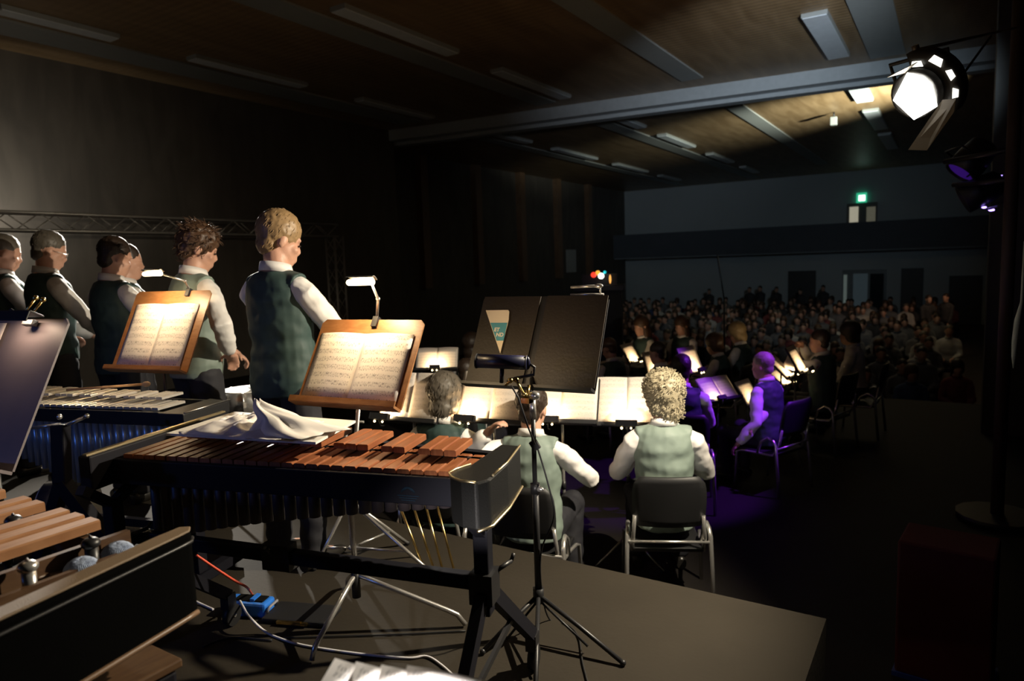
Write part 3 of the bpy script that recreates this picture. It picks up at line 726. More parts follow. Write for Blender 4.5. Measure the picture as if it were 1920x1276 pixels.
for i, (px, py, tail, lb) in enumerate(((152, 1056, (-.16, -.30), 'nearer blue yarn mallet resting beside the bars of the corner marimba'), (220, 1027, (-.10, -.32), 'farther blue yarn mallet resting beside the bars of the corner marimba'))):
    p = onz(px, py, .85 + .01); c = V((p.x, p.y, .812 + .031)); m_ = empty('mallet', c, 0, lb, 'mallet', 'blue mallets'); b = MB()
    b.ell((0, 0, 0), (.036, .036, .031), None, 24, 16)
    for k in range(26):
        b.tube([V((.0362 * cos(a * pi / 12) * cos(k * pi / 26), .0362 * cos(a * pi / 12) * sin(k * pi / 26), .0312 * sin(a * pi / 12))) for a in range(25)], .0012, 4, False)
    b.build('head', yarn, m_)
    d = V((tail[0], tail[1], .02)).normalized(); MB().cyl(d * .03, d * .38 + V((0, 0, .0)), .005, n=8).cyl(d * .028, d * .06, .009, .006).build('handle', darkwood, m_)

# --- vibraphone at left, silver bars
A3 = V((-4.25, 1.38, 0)); t = empty('vibraphone', A3, RZ, 'silver-bar vibraphone on a black frame below the left brown music stand', 'vibraphone', 'mallet instruments')
silver = mat('silver_bars', (.82, .78, .72), .32, .55)
bars(t, 1.30, 33, .25, .17, .90, silver, None, .012, .16, 0, .03)
MB().box((.66, -.02, .855), (1.36, .02, .06)).build('front_rail', black, t); MB().bar((0, .36, .855), (1.34, .26, .855), .02, .06).build('back_rail', black, t)
MB().prism([[V((x, y, z)) for x, y in ((1.33, -.04), (1.47, -.04), (1.47, .26), (1.33, .30))] for z in (.83, .885)], False).build('end_tray', black, t, .004)
MB().tube([(1.475, -.04, .89), (1.475, .26, .89)], .004, 6).build('trim_strip', steel, t)
MB().box((-.04, .14, .86), (.05, .42, .07)).build('end_board', black, t)
blueres = mat('satin_resonators', (.55, .62, .68), .3, .6)
for i in range(30):
    x = .04 + i * .0425; z1 = .72 - .22 * (i / 15) if i < 16 else .50 + .22 * ((i - 16) / 13)
    MB().cyl((x, .08, .82), (x, .08, z1), .019, n=12).build('resonator', blueres, t)
for x in (.06, 1.34):
    MB().box((x, .12, .45), (.05, .06, .74)).build('column', darkfr, t, .004)
    MB().bar((x, -.16, .05), (x, .40, .05), .05, .05).build('foot', darkfr, t)
MB().bar((.06, .12, .30), (1.34, .12, .30), .03, .04).build('cross_beam', darkfr, t)
st = empty('mallet', V((-3.5, 1.78, .96)), radians(38), 'thin orange-brown mallet lying across the silver vibraphone bars', 'mallet')
MB().cyl((-.19, 0, -.01), (.17, 0, .0), .006, n=8).build('handle', mat('rattan', (.55, .30, .14), .5), st); MB().ell((.185, 0, .0), (.02, .014, .014)).build('head', mat('tan_head', (.5, .33, .2), .8), st)

# black column stand and lit items below the vibraphone
t = empty('folding_stand', (-2.75, 1.05, 0), 0, 'black folding stand column between the vibraphone and the corner marimba', 'stand')
p0 = at(113, 795, 2.75) - V((-2.75, 1.05, 0)); p1 = at(117, 905, 2.75) - V((-2.75, 1.05, 0)); p2 = at(200, 1010, 2.75) - V((-2.75, 1.05, 0))
MB().bar(p0, p1, .055, .05).build('column', darkfr, t, .006); MB().bar(p1, p2, .05, .05).bar(p2, (p2.x + .10, p2.y + .02, .02), .045, .045).build('leg', darkfr, t)
MB().bar(p1, (p1.x - .3, p1.y - .1, .02), .045, .045).build('leg', darkfr, t)
MB().cyl(p0 + V((-.02, 0, -.02)), p0 + V((.11, .04, .03)), .007).ell(p0 + V((.12, .045, .035)), .010).cyl(p0 + V((-.15, -.06, -.02)), p0, .006).ell(p0 + V((0, 0, .03)), .011).build('cymbal_arm', chrome, t)
whd = mat('drum_head_white', (.82, .80, .76), .6)
t = empty('drum', at(128, 940, 3.6) * V((1, 1, 0)) if False else (at(128, 940, 3.6).x, at(128, 940, 3.6).y, 0), radians(45), 'white-headed drum standing on the riser below the vibraphone', 'drum')
MB().cyl((-.09, 0, .26), (.09, 0, .26), .20, n=40).build('drum_shell', mat('drum_lacquer', (.05, .05, .06), .25), t)
MB().cyl((.09, 0, .26), (.10, 0, .26), .19, n=40).build('drum_head', whd, t); MB().cyl((-.10, 0, .26), (-.09, 0, .26), .19, n=40).build('drum_head', whd, t)
for s_ in (-1, 1): MB().bar((s_ * .05, -.18, .14), (s_ * .12, -.24, 0), .015, .015).bar((s_ * .05, .18, .14), (s_ * .12, .24, 0), .015, .015).build('leg', chrome, t)

# snare drum by the second man
q = at(462, 724, 4.3); t = empty('snare_drum', (q.x, q.y, 0), 0, 'chrome snare drum with white head at the hand of the curly-haired percussionist', 'drum')
z0 = q.z - .02
MB().cyl((0, 0, z0 - .14), (0, 0, z0), .145, n=40).build('drum_shell', chrome, t); MB().cyl((0, 0, z0), (0, 0, z0 + .006), .14, n=40).build('drum_head', whd, t)
for k in range(8):
    a = k * pi / 4; MB().cyl((.155 * cos(a), .155 * sin(a), z0 - .13), (.155 * cos(a), .155 * sin(a), z0 + .005), .006, n=6).box((.155 * cos(a), .155 * sin(a), z0 - .07), (.02, .02, .03)).build('lug', chrome, t)
for k in range(3):
    a = k * 2 * pi / 3; MB().tube([(.1 * cos(a), .1 * sin(a), z0 - .15), (0, 0, z0 - .22), (.0, 0, .3), (.16 * cos(a), .16 * sin(a), .01)], .009, 8).build('leg', chrome, t)

# chrome tripod stand behind the xylophone
h = at(655, 937, 3.45); t = empty('percussion_stand', (h.x, h.y, 0), 0, 'shiny chrome double-braced tripod stand behind the xylophone', 'stand')
L = lambda px, py, d=3.45: at(px, py, d) - V((h.x, h.y, 0))
hb = V((0, 0, h.z)); zt = .72
MB().cyl((0, 0, .10), (0, 0, zt), .012).build('pole', chrome, t); MB().ell(hb, (.03, .03, .022)).ell(hb + V((.03, 0, -.005)), .016).ell(hb - V((.03, 0, 0)), .016).build('hub', chrome, t)
lo = V((0, 0, .105)); MB().ell(lo, (.022, .022, .012)).build('collar', chrome, t)
for e, b0 in ((L(594, 998), .62), (L(790, 1020, 3.35), .72), (V((.05, .30, .0)), .6)):
    e = V((e.x, e.y, .012)) if e.z < .1 else e; fe = V((e.x * 1.15, e.y * 1.15, .012)); k = hb + (fe - hb) * .8
    MB().tube([hb, k, fe], [.009, .009, .010], 8).build('leg', chrome, t); MB().tube([lo, hb + (fe - hb) * .70], .006, 6).build('brace', chrome, t)
    MB().ell(fe + V((0, 0, 0)), .014).build('rubber_foot', blackp, t)
MB().cyl((0, 0, zt), (0, 0, zt + .03), .02).tube([(-.1, -.03, zt + .03), (0, 0, zt + .03), (.1, .03, zt + .03)], .006).build('basket', chrome, t)
# thin rods of a folded stand leaning down to the riser edge
bs = [(800, 1077), (818, 1080), (834, 1083), (856, 1086)]; tp = [(748, 945), (772, 940), (796, 938), (815, 930)]
b0 = onz(818, 1080, 0); t = empty('folded_stand', (b0.x, b0.y, 0), 0, 'folded wire stand of four thin brass-coloured rods beyond the xylophone', 'stand')
tops = []
for (x, y), (x2, y2) in zip(bs, tp):
    p = onz(x, y, .005) - V((b0.x, b0.y, 0)); q = at(x2, y2, 3.42) - V((b0.x, b0.y, 0)); tops.append(q); MB().cyl(p, q, .006, n=8).build('rod', brass, t)
MB().tube(tops, .008, 8).build('crossbar', steel, t); MB().tube([tops[0], tops[0] + V((-.02, .14, -.3)), V((tops[0].x - .02, tops[0].y + .16, .005))], .007, 8).build('support_leg', steel, t)

# ================================================================== MUSIC STANDS ON THE RISER
P1 = (-1.95, 1.87, .97)
music_stand(P1, .12, .55, .50, .37, 0, 'brown wooden music stand with chrome legs and lit lamp behind the long xylophone', deskw, 'wooden music stands', 'chrome', -.085, tips=[(-2.02, 1.68, 0), (-1.66, 2.18, 0), (-2.36, 2.20, 0)])
u, up, n = desk_basis(.12, .55)
music(V(P1), .12, .55, .455, .30, 'open sheet music with printed staves on the brown stand behind the long xylophone', group='open sheet music on the riser', x0=-.005)
def top_lamp(pos, a, tau, wd, ht, x, head, label, power, off=.02, sz=1.):
    """lamp clipped to the top edge of a desk, on a jointed arm"""
    u, up, n = desk_basis(a, tau); R = Matrix((u, up, n)).transposed(); e = V(pos) + u * x + up * ht
    t = empty('clip_lamp', e, 0, label, 'lamp', 'clip lamps on the riser stands'); hd = V(head) - e
    MB().box(up * (-.012), (.025, .045, .022), R).build('clip', black, t)
    k = V((hd.x * .2, hd.y * .2, hd.z * .55)) + u * .025
    MB().tube([up * .005, k, hd + u * .045 * sz], [.006, .006, .005], 8).ell(k, .009).build('arm', chrome, t)
    MB().cyl(hd - u * .055 * sz, hd + u * .055 * sz, .012, n=12).ell(hd - u * .06 * sz, .012).build('bulb', bulbm, t)
    G = [[hd + u * (s * .065 * sz) + V((0, 0, 1)) * (.021 * sin(q)) - n * (-.021 * cos(q)) for q in [pi * .15 + pi * .6 * j / 6 for j in range(7)]] for s in (-1, 1)]
    MB().sheet(G, .0015).build('lamp_shade', steel, t)
    tg = u * (-x) - up * (ht * .45); p_ = hd + V((0, 0, -.016)) + n * .012
    lgt(t, p_, tg - p_, .11, .02, power, R, (1, .72, .40))
    return t
top_lamp(P1, .12, .55, .5, .37, .02, at(678, 529, 2.70), 'glowing lamp on a bent chrome arm above the brown stand behind the xylophone', 4.2)
P2 = (-3.546, 2.015, .998)
music_stand(P2, .19, .48, .54, .46, 0, 'brown wooden music stand with lit sheet music above the vibraphone', deskw, 'wooden music stands')
music(V(P2), .19, .48, .45, .375, 'open sheet music on the brown stand above the vibraphone', group='open sheet music on the riser', x0=-.01)
top_lamp(P2, .19, .48, .54, .46, .11, at(287, 513, 3.62), 'glowing lamp on a white jointed arm above the left brown stand', 4.2)
dkg = mat('grey_desk', (.20, .17, .18), .5)
P3 = (-2.62, .86, .92)
music_stand(P3, .19, .48, .50, .50, 0, 'dark grey music stand with purple-blue sheen at the left edge', dkg, 'dark music stands')
music(V(P3), .19, .48, .16, .22, 'small white sheet on the dark stand at the left edge', plainpaper, x0=-.115, y0=.26, leaves=1)
u, up, n = desk_basis(.19, .48); e = V(P3) + u * .10 + up * .475 + n * .02
t = empty('clip_lamp', e, 0, 'black clip lamp glowing down from the top of the dark stand at the left edge', 'lamp', 'clip lamps on the riser stands'); R = Matrix((u, up, n)).transposed()
MB().box(n * .035 + up * .018, (.15, .006, .05), R).box(n * .060, (.15, .035, .006), R).box(n * .0 + up * .0, (.05, .02, .02), R).build('lamp_shade', black, t, .002); lgt(t, n * .035 + up * .010, -up - n * .25, .12, .02, .5, R, (1, .72, .50)); MB().tube([-u * .05 + up * .02, -u * .12 + up * .05, -u * .14 + up * .02], .004, 6).build('cord', blackp, t)
MB().cyl(-u * .05 + up * .03, -u * .02 + up * .085, .004).ell(-u * .02 + up * .09, .009).cyl(-u * .01 + up * .03, u * .02 + up * .08, .004).ell(u * .02 + up * .083, .009).build('arm', brass, t)

# tall black stand with folder in the centre, on a tripod
P4 = (-1.48, 2.44, .98)
u, up, n = desk_basis(.08, .47)
bf = mat('black_folder', (.024, .019, .015), .5, bump=.2, bump_s=90)
cw = V(P4) ; base4 = onz(1012, 1190, .0)
t = empty('music_stand', (base4.x, base4.y, 0), 0, 'tall black tripod music stand in the centre holding black folders', 'music stand', 'dark music stands')
o_ = V(P4) - V((base4.x, base4.y, 0)); R = Matrix((u, up, n)).transposed()
b = MB(); hw = .30; b.poly([o_ + u * x + up * y - n * .009 for x, y in ((-hw, 0), (hw, 0), (hw, .395), (hw - .015, .41), (-hw + .015, .41), (-hw, .395))], .007); b.build('desk', black, t)
MB().box(o_ + up * -.008 + n * .02, (.60, .012, .05), R).build('ledge', black, t)
tz = (o_ + up * .03).z
MB().cyl((0, 0, .14), (0, 0, .62), .0135).cyl((0, 0, .60), (0, 0, tz - .10), .0095).tube([(0, 0, tz - .11), (o_.x * .4, o_.y * .4, tz - .05), o_ + up * .08 - n * .02], .009).build('pole', black, t)
MB().cyl((0, 0, .59), (0, 0, .63), .019).build('collar', black, t); MB().cyl((0, 0, .14), (0, 0, .20), .022).build('hub', black, t)
MB().ell((.01, 0, .61), (.03, .012, .012)).build('knob', chrome, t)
for px, py in ((1168, 1243), (1003, 1330), (905, 1222)):
    e = onz(px, py, .01) - V((base4.x, base4.y, 0)); e.z = .012
    MB().tube([(0, 0, .17), e * .5 + V((0, 0, .09)), e], .009, 8).ell(e, .012).build('leg', black, t)
    MB().tube([(0, 0, .30) if False else (0, 0, .15), e * .6 + V((0, 0, .02))], .005, 6).build('brace', black, t)
for k, (x0_, w_, tilt, lb) in enumerate(((-.298, .275, 0, 'left black folder on the tall central stand, beside the pennant'), (.015, .285, 0, 'right black folder on the tall central stand, lit warm along its lower edge'))):
    b = MB(); Z = V((0, 0, 0)); base = V(P4) + up * .006 + n * (.004 + .004 * k)
    b.poly([u * x0_ , u * (x0_ + w_), u * (x0_ + w_ + (.0 if k else .015)) + up * .40, u * (x0_ + .01) + up * .40], .006)
    o = b.build('folder', bf); o.location = base; tag(o, lb, 'folder', 'black folders on the central stand')
# pennant
pen = MB(); base = V(P4) + n * .019
def pt(x, y): return u * x + up * y
def penbox(nm, pts, m, th, par=None): 
    b = MB(); b.poly([pt(*p) for p in pts], th); o = b.build(nm, m, par); return o
def wx(px, py):   # pixel on the desk plane
    r = CF + CR * (px - 960) / FPX + CU * (638 - py) / FPX; k = (base - V((0, 0, CH))).dot(n) / r.dot(n); q = V((0, 0, CH)) + r * k - base; return q.dot(u), q.dot(up)
cream = mat('cream_card', (.85, .76, .60), .7)
po = penbox('pennant', [wx(938, 662), wx(954, 600), wx(955, 584), wx(953, 581), wx(911, 581.5)], cream, .0012); po.location = base
tag(po, 'cream triangular pennant with a blue band and white letters, hanging point down', 'pennant')
bandp = penbox('blue_band', [wx(931.3, 638.5), wx(944.6, 638.5), wx(951.6, 605), wx(919.7, 605)], mat('blue_print', (.09, .36, .50), .6), .0008, po); bandp.location = n * .0013
for txt, px, py, sz in (('ET', 926.5, 621, .024), ('ND', 930, 630.5, .024)):
    cu = bpy.data.curves.new('t', 'FONT'); cu.body = txt; cu.size = sz; cu.extrude = .0004; cu.offset = .0008
    to = bpy.data.objects.new('tmpt', cu); COL.objects.link(to); dg = bpy.context.evaluated_depsgraph_get(); me = bpy.data.meshes.new_from_object(to.evaluated_get(dg)); bpy.data.objects.remove(to)
    o = bpy.data.objects.new('lettering', me); COL.objects.link(o); me.materials.append(mat('cream_print', (.9, .85, .78), .6)); o.parent = po
    x, y = wx(px, py); Mx = R.to_4x4(); Mx.translation = pt(x, y) + n * .0024; o.matrix_local = Mx
# lamp across the stand front: dark blue cylinder head on a bracket
hd = at(941, 678, 2.62); t = empty('clip_lamp', V(P4) + up * .02 + n * .04, 0, 'dark blue cylindrical lamp clamped in front of the left black folder', 'lamp'); q = hd - t.location
cylm = mat('dark_blue_lacquer', (.005, .006, .03), .35)
ax = (at(990, 681, 2.60) - at(892, 677, 2.64)).normalized()
MB().cyl(q - ax * .098, q + ax * .098, .027, n=24).ell(q + ax * .098, (.012, .012, .026)).build('lamp_shade', cylm, t)
MB().cyl(q - ax * .101, q - ax * .096, .029, n=24).cyl(q + ax * .092, q + ax * .097, .029, n=24).build('end_cap', blackp, t)
lgt(t, q - n * .01 + V((0, 0, .032)), up - n * .45, .18, .02, 1.9, R)
MB().tube([q + ax * .10 + V((0, 0, -.0)), q + ax * .125 + V((0, 0, -.015)), q + ax * .12 + V((0, 0, -.045)), q + ax * .05 + V((0, 0, -.06)), q + V((.02, 0, -.075))], .006, 8).build('bracket', black, t)
MB().cyl(q + V((0, 0, -.025)), q + V((-.005, 0, -.08)), .008).build('knuckle', black, t)
# brass and chrome clamps on top of the pole
pts = [at(*a) for a in ((948, 722, 2.60), (957, 713, 2.58), (968, 712, 2.6), (976, 728, 2.58), (983, 740, 2.6), (988, 745, 2.6), (992, 722, 2.62), (1002, 741, 2.6))]
cc = V((base4.x, base4.y, pts[4].z)); t = empty('clamp', cc, 0, 'shiny brass and chrome clamp at the top of the central stand pole', 'clamp')
b = MB(); loc = [p - cc for p in pts]
b.tube(loc[:6], .0055, 8)
for i in (1, 2, 4): b.ell(loc[i], .011)
b.cyl(loc[6], loc[5], .006); b.box(loc[5] + V((0, 0, -.01)), (.035, .03, .02)); b.build('arm', brass, t)
MB().ell(loc[7], (.022, .018, .016)).cyl(loc[7], (0, 0, loc[7].z - .03), .012).cyl((0, 0, loc[5].z - .02), (0, 0, loc[5].z - .1), .013).build('clamp_body', chrome, t)
MB().tube([at(958, 722, 2.56) - cc, at(972, 745, 2.56) - cc, at(990, 800, 2.58) - cc, at(1003, 832, 2.66) - cc], .0035, 6).build('cable', blackp, t)
b = MB(); b.bar(at(998, 826, 2.70) - cc, at(1008, 842, 2.70) - cc, .018, .03).build('cable_clip', blackp, t)
# lamp head on the top edge
e = V(P4) + u * .20 + up * .412; t = empty('clip_lamp', e, 0, 'unlit chrome clip lamp on the top edge of the tall central stand', 'lamp', 'clip lamps on the riser stands')
MB().cyl(-u * .07 + up * .03 + n * .02, u * .07 + up * .035 + n * .02, .006, n=10).ell(u * .055 + up * .034 + n * .02, (.02, .010, .010)).build('lamp_shade', chrome, t)
MB().cyl(-u * .075 + up * .004, u * .075 + up * .004, .005).cyl(u * .06 + up * .004, u * .06 + up * .034 + n * .02, .004).build('clip', chrome, t)
# cables of the central stand
def cable(pts, r, m, name, label, cat='cable'):
    c = V(pts[0]); P = [V(p) - c for p in pts]; Q = []
    for i in range(len(P) - 1):
        a, b_, c_, d_ = P[max(i - 1, 0)], P[i], P[i + 1], P[min(i + 2, len(P) - 1)]
        for k in range(6):
            s = k / 6; Q.append(.5 * ((2 * b_) + (c_ - a) * s + (2 * a - 5 * b_ + 4 * c_ - d_) * s * s + (3 * b_ - a - 3 * c_ + d_) * s ** 3))
    Q.append(P[-1]); b = MB(); b.tube(Q, r, 8); o = b.build(name, m); o.location = c; tag(o, label, cat); return o
F = lambda px, py, z=.006: onz(px, py, z)
cable([(base4.x + .012, base4.y + .004, .78), (base4.x + .05, base4.y + .02, .62), (base4.x + .07, base4.y + .02, .5), (base4.x + .02, base4.y, .36), (base4.x + .015, base4.y, .2), F(1030, 1160), F(1065, 1172), F(1085, 1195), F(1092, 1240), F(1105, 1290)], .0035, blackp, 'cable', 'thin black cable running down the central stand pole to the floor')
whitec = mat('white_cable', (.75, .73, .76), .45)
cable([F(445, 1116, .05), F(455, 1135, .075), F(468, 1156, .07), F(500, 1185, .01), F(545, 1203), F(590, 1213), F(650, 1222), F(710, 1229), F(768, 1233), F(800, 1230), F(830, 1248), F(866, 1282)], .005, whitec, 'cable', 'white cable snaking over the riser floor from the blue box')
cable([F(362, 1124, .02), F(380, 1133), F(400, 1142)], .005, whitec, 'cable', 'short piece of white cable beside the corner marimba and its neighbour caster')
cable([at(368, 1040, 2.7), at(400, 1062, 2.74), at(440, 1088, 2.8), at(462, 1100, 2.86), F(473, 1114)], .005, mat('red_cable', (.75, .09, .04), .45), 'cable', 'bright red cable dropping to the floor behind the blue box')
cable([F(510, 1200), F(430, 1195), F(380, 1212)], .004, blackp, 'cable', 'thin black cable lying left of the xylophone stand foot')
cable([F(530, 1195), F(640, 1192), F(760, 1188), F(873, 1182)], .0035, blackp, 'cable', 'dark strip for the stand leg shadow across the floor under the xylophone')  # thin dark tube drawn in place of the stand leg's cast shadow
c = F(470, 1148, 0); t = empty('power_box', (c.x, c.y, 0), radians(20), 'bright blue power distribution box on the riser floor', 'power box')
bl = mat('blue_plastic', (.03, .22, .85), .4)
MB().box((0, 0, .033), (.20, .085, .066)).build('housing', bl, t, .012)
MB().box((.01, 0, .068), (.14, .055, .006)).build('socket_panel', mat('matt_black', (.008, .008, .008), .9, spec=.05), t, .002); MB().box((.03, 0, .073), (.02, .055, .012)).build('divider', bl, t)
MB().tube([(.10 , -.04, .02), (.115, -.03, .05), (.115, .03, .05), (.10, .04, .02)], .006).build('handle', mat('grey_rubber', (.3, .3, .34), .6), t)
c = F(560, 1162, 0); t = empty('instrument_case', (c.x, c.y, 0), radians(20), 'flat black case with a gold clasp on the riser floor', 'case')
MB().box((.0, .03, .012), (.30, .16, .024)).build('case_body', mat('black_case', (.006, .006, .008), .7), t, .008)
MB().box((.0, -.055, .016), (.14, .012, .012)).box((.03, -.06, .02), (.03, .012, .014)).build('clasp', brass, t)
# loose pages on a low stand in front of the camera
P5 = (-.52, .46, .70)
u5, up5, n5 = desk_basis(.42, 1.05)
music_stand(P5, .42, 1.05, .5, .34, 0, 'low tilted black stand under the bright fanned pages at the bottom edge', black, 'dark music stands')
t = empty('clip_lamp', V(P5) + up5 * .18 + n5 * .20, 0, 'added unseen lamp brightening the fanned pages, just below the picture', 'lamp'); R = Matrix((u5, up5, n5)).transposed()  # lamp added out of view to brighten the pages
MB().box(n5 * .0, (.16, .06, .01), R).build('lamp_shade', black, t); MB().tube([V((0, 0, 0)), -up5 * .06 - n5 * .1, -up5 * .06 - n5 * .19], .005, 6).build('arm', black, t)
lgt(t, -n5 * .025, -n5 + up5 * .85, .12, .03, 4.5, R, (1, .93, .88)).data.spread = .8
for k, (px, py, rot) in enumerate(((636, 1250, .0), (676, 1258, 0), (723, 1265, 0), (770, 1264, 0))):
    tl = at(px, py, 1.08 - .01 * k); nn = n5; Rr = Matrix.Rotation(-.26 + .04 * k, 3, n5); uu = Rr @ u5; vv = Rr @ up5
    G = [[uu * (.21 * j / 6) - vv * (.29 * (1 - i / 4)) + nn * .004 * sin(j * .9) for j in range(7)] for i in range(5)]
    # keep each page just above the desk plane
    hgt = (tl - V(P5)).dot(n5); tl = tl - n5 * (hgt - .012 - .003 * k)
    o = MB().sheet(G, .0008).build('sheet_music', paper, norm=False); o.location = tl
    tag(o, ['leftmost, undermost fanned page at the bottom edge', 'second fanned page from the left at the bottom edge', 'third fanned page from the left at the bottom edge', 'rightmost, topmost fanned page at the bottom edge'][k], 'sheet music', 'fanned bright pages')
print('riser done')

# ================================================================== THE STANDING PERCUSSIONISTS
def tl(loc, yaw, s, p): return (Matrix.Rotation(-yaw, 3, 'Z') @ (V(p) - V(loc))) / s
G1 = 'percussionists standing on the riser'
q = V((-2.80, 2.28, 0)); yw = radians(4)
person('person standing with short sandy hair, dark vest and white shirt, right behind the long xylophone', q, yw, s=1.0, hy=radians(-26), hp=.32, hair=('sandy', hairs), vm=vestd, vox=.0075, group=G1, hl=(-.16, .36, .98), hr=(.22, .36, .98), seed=3, elb=(.9, -.4, -1), eyes=True)
q = V((-3.80, 2.46, 0)); yw = radians(-6)
person('person standing with curly brown hair, looking down, right arm reaching over the drum', q, yw, s=1.0, lean=.06, hy=radians(-22), hp=.35, hair=('messy', hairm), vm=vest, vox=.0085, group=G1, hr=tl(q, yw, 1, at(432, 660, 4.05)), hl=(-.16, .34, .98), seed=4, elb=(.9, -.2, -1), eyes=True)
q = V((-4.62, 2.45, 0))
person('person standing with short black hair, back turned, left of a brown music stand', q, radians(2), s=.985, hy=radians(-4), hp=.30, hair=('short', hairb), vm=vestd, vox=.009, group=G1, seed=5, elb=(.9, -.3, -1))
q = V((-5.42, 2.42, 0))
person('person standing with receding grey-brown hair and glasses, in dark vest, second from the left edge', q, radians(-4), s=1.03, hy=radians(-14), hp=.34, hair=('short', hairg), vm=vestd, vox=.009, group=G1, glasses=True, seed=6, elb=(.9, -.3, -1))
q = V((-6.06, 2.40, 0))
person('person in white shirt cut off by the left edge of the picture', q, radians(-8), s=1.035, hy=radians(-10), hp=.3, hair=('short', hairg), vm=vestd, vox=.010, group=G1, seed=7, elb=(.9, -.3, -1))
q = V((-5.0, 2.74, 0))
person('person half hidden behind the black-haired percussionist, only dark hair showing', q, radians(-8), s=.97, hy=radians(-20), hp=.1, hair=('short', hairb), vm=vestd, vox=.012, group=G1, seed=8)

# ================================================================== THE SEATED ORCHESTRA
G2 = 'seated musicians seen from behind'
def seat(loc, yaw, clabel, plabel_, **k):
    chair((loc[0], loc[1], FL), yaw, clabel)
    d = V((-sin(yaw), cos(yaw), 0)) * .02
    k.setdefault('group', G2)
    return person(plabel_, (loc[0] + d.x, loc[1] + d.y, FL), yaw, seated=True, **k)
at42 = lambda px, d: at(px, 600, d)
p = at42(1243, 4.2); seat((p.x, p.y), radians(26), 'black plastic chair with chrome legs under the curly-haired musician, at right', 'person seated with curly grey-blond hair and pale green vest, turned to the left', s=1.045, hy=radians(38), hp=.12, hair=('curly', hairc), vm=vest, vox=.0085, seed=11, lean=.02, elb=(.8, -.3, -1))
p = at42(985, 4.1); l = (p.x, p.y, FL); seat((p.x, p.y), radians(14), 'black plastic chair with chrome legs under the dark-haired musician behind the central stand pole', 'person seated with short dark hair and green vest, behind the central stand pole', s=1.03, hy=radians(-4), hp=.15, hair=('sandy', hairb), vm=vest, vox=.009, seed=12, lean=.05, hl=tl(l, radians(14), 1.03, at(912, 812, 4.0)), hr=(.12, .30, .85), elb=(1.2, -.3, -.8))
p = at42(818, 4.4); seat((p.x, p.y), radians(8), 'chair hidden by the long xylophone, under the grey-brown-haired musician', 'person seated with grey-brown hair, seen from behind beyond the right end of the xylophone', s=1.06, hy=radians(-2), hp=.1, hair=('bob', hairg), vm=vestd, vox=.009, seed=13, lean=.03)
p = at42(1277, 5.8); seat((p.x, p.y), radians(20), 'chair under the musician with the purple-lit back', 'person seated with dark hair, back and collar lit purple, behind the curly-haired musician', s=.98, hy=radians(10), hp=.1, hair=('short', hairb), vm=vestd, vox=.011, seed=14)
p = at42(1450, 6.2); l = (p.x, p.y, FL); yw = radians(68)
seat((p.x, p.y), yw, 'chair with purple glints on its legs under the purple-lit musician', 'person seated in profile facing left, head and sleeve lit vivid purple', s=.93, hy=radians(10), hp=.12, hair=('short', hairc), vm=vestd, vox=.011, seed=15, lean=.10, hl=tl(l, yw, .93, at(1388, 832, 6.15)), hr=tl(l, yw, .93, at(1392, 834, 6.0)), elb=(.3, -.9, -1), group='seated musicians facing left')
p = at42(1550, 7.4); l = (p.x, p.y, FL); yw = radians(72)
seat((p.x, p.y), yw, 'chair under the dark-haired musician raising both arms', 'dark-haired seated person in white sleeves raising both hands to the mouth, at right', s=.98, hy=radians(4), hp=.05, hair=('short', hairb), vm=vestd, vox=.012, seed=16, lean=.05, hl=(-.03, .30, 1.10), hr=(.05, .28, 1.12), elb=(1, -.1, -.9), group='seated musicians facing left')
p = at42(1615, 8.0); seat((p.x, p.y), radians(86), 'chair under the rightmost musician', 'rightmost seated musician, face lit orange, with a pale sleeve', s=.98, hy=radians(6), hp=.1, hair=('bob', hairb), vm=None, vox=.013, seed=17, lean=.12, group='seated musicians facing left')
p = at42(1360, 8.2); seat((p.x, p.y), radians(86), 'chair under the musician with the warm-lit profile', 'person seated with dark hair, warm-lit profile facing left, beside the blond musician', s=.90, hy=radians(10), hp=.3, hair=('bob', hairm), vm=vestd, vox=.012, seed=18, lean=.15, group='seated musicians facing left')
p = at42(1398, 8.8); seat((p.x, p.y), radians(80), 'chair under the blond musician', 'person seated with golden blond hair, behind the warm-lit profile', s=.95, hy=radians(6), hp=.3, hair=('bob', hairy), vm=vestd, vox=.012, seed=19, lean=.1, group='seated musicians facing left')
p = at42(1247, 7.4); seat((p.x, p.y), radians(70), 'chair under the pink-faced musician', 'person seated with pinkish face above the curly-haired musician, dark hair, facing left', s=.92, hy=radians(10), hp=.2, hair=('short', hairb), vm=vestd, vox=.012, seed=20, lean=.1, group='seated musicians facing left')
p = at42(1153, 7.8); seat((p.x, p.y), radians(60), 'chair under the musician right beside the black stand', 'person seated with brown hair, head bent, just right of the black central stand', s=.93, hy=radians(12), hp=.5, hair=('short', hairm), vm=vestd, vox=.012, seed=21, lean=.1, group='seated musicians facing left')
p = at42(1207, 9.6); seat((p.x, p.y), radians(150), 'chair under the left long-haired musician', 'person seated with long dark brown hair, facing the camera, left of the two long-haired musicians', s=1.0, hy=0, hp=.2, hair=('long', hairm), vm=vestd, vox=.013, seed=22, group='musicians facing the camera')
p = at42(1282, 9.7); seat((p.x, p.y), radians(160), 'chair under the right long-haired musician', 'person seated with long brown hair, facing the camera, right of the two long-haired musicians', s=.98, hy=0, hp=.2, hair=('long', hairm), vm=vestd, vox=.013, seed=23, group='musicians facing the camera')
p = at42(868, 6.3); seat((p.x, p.y), radians(10), 'chair under the dark-haired musician left of the black stand', 'person seated, dark rounded head silhouetted against a lit page left of the black stand', s=.95, hy=0, hp=.1, hair=('short', hairb), vm=vestd, vox=.012, seed=24)
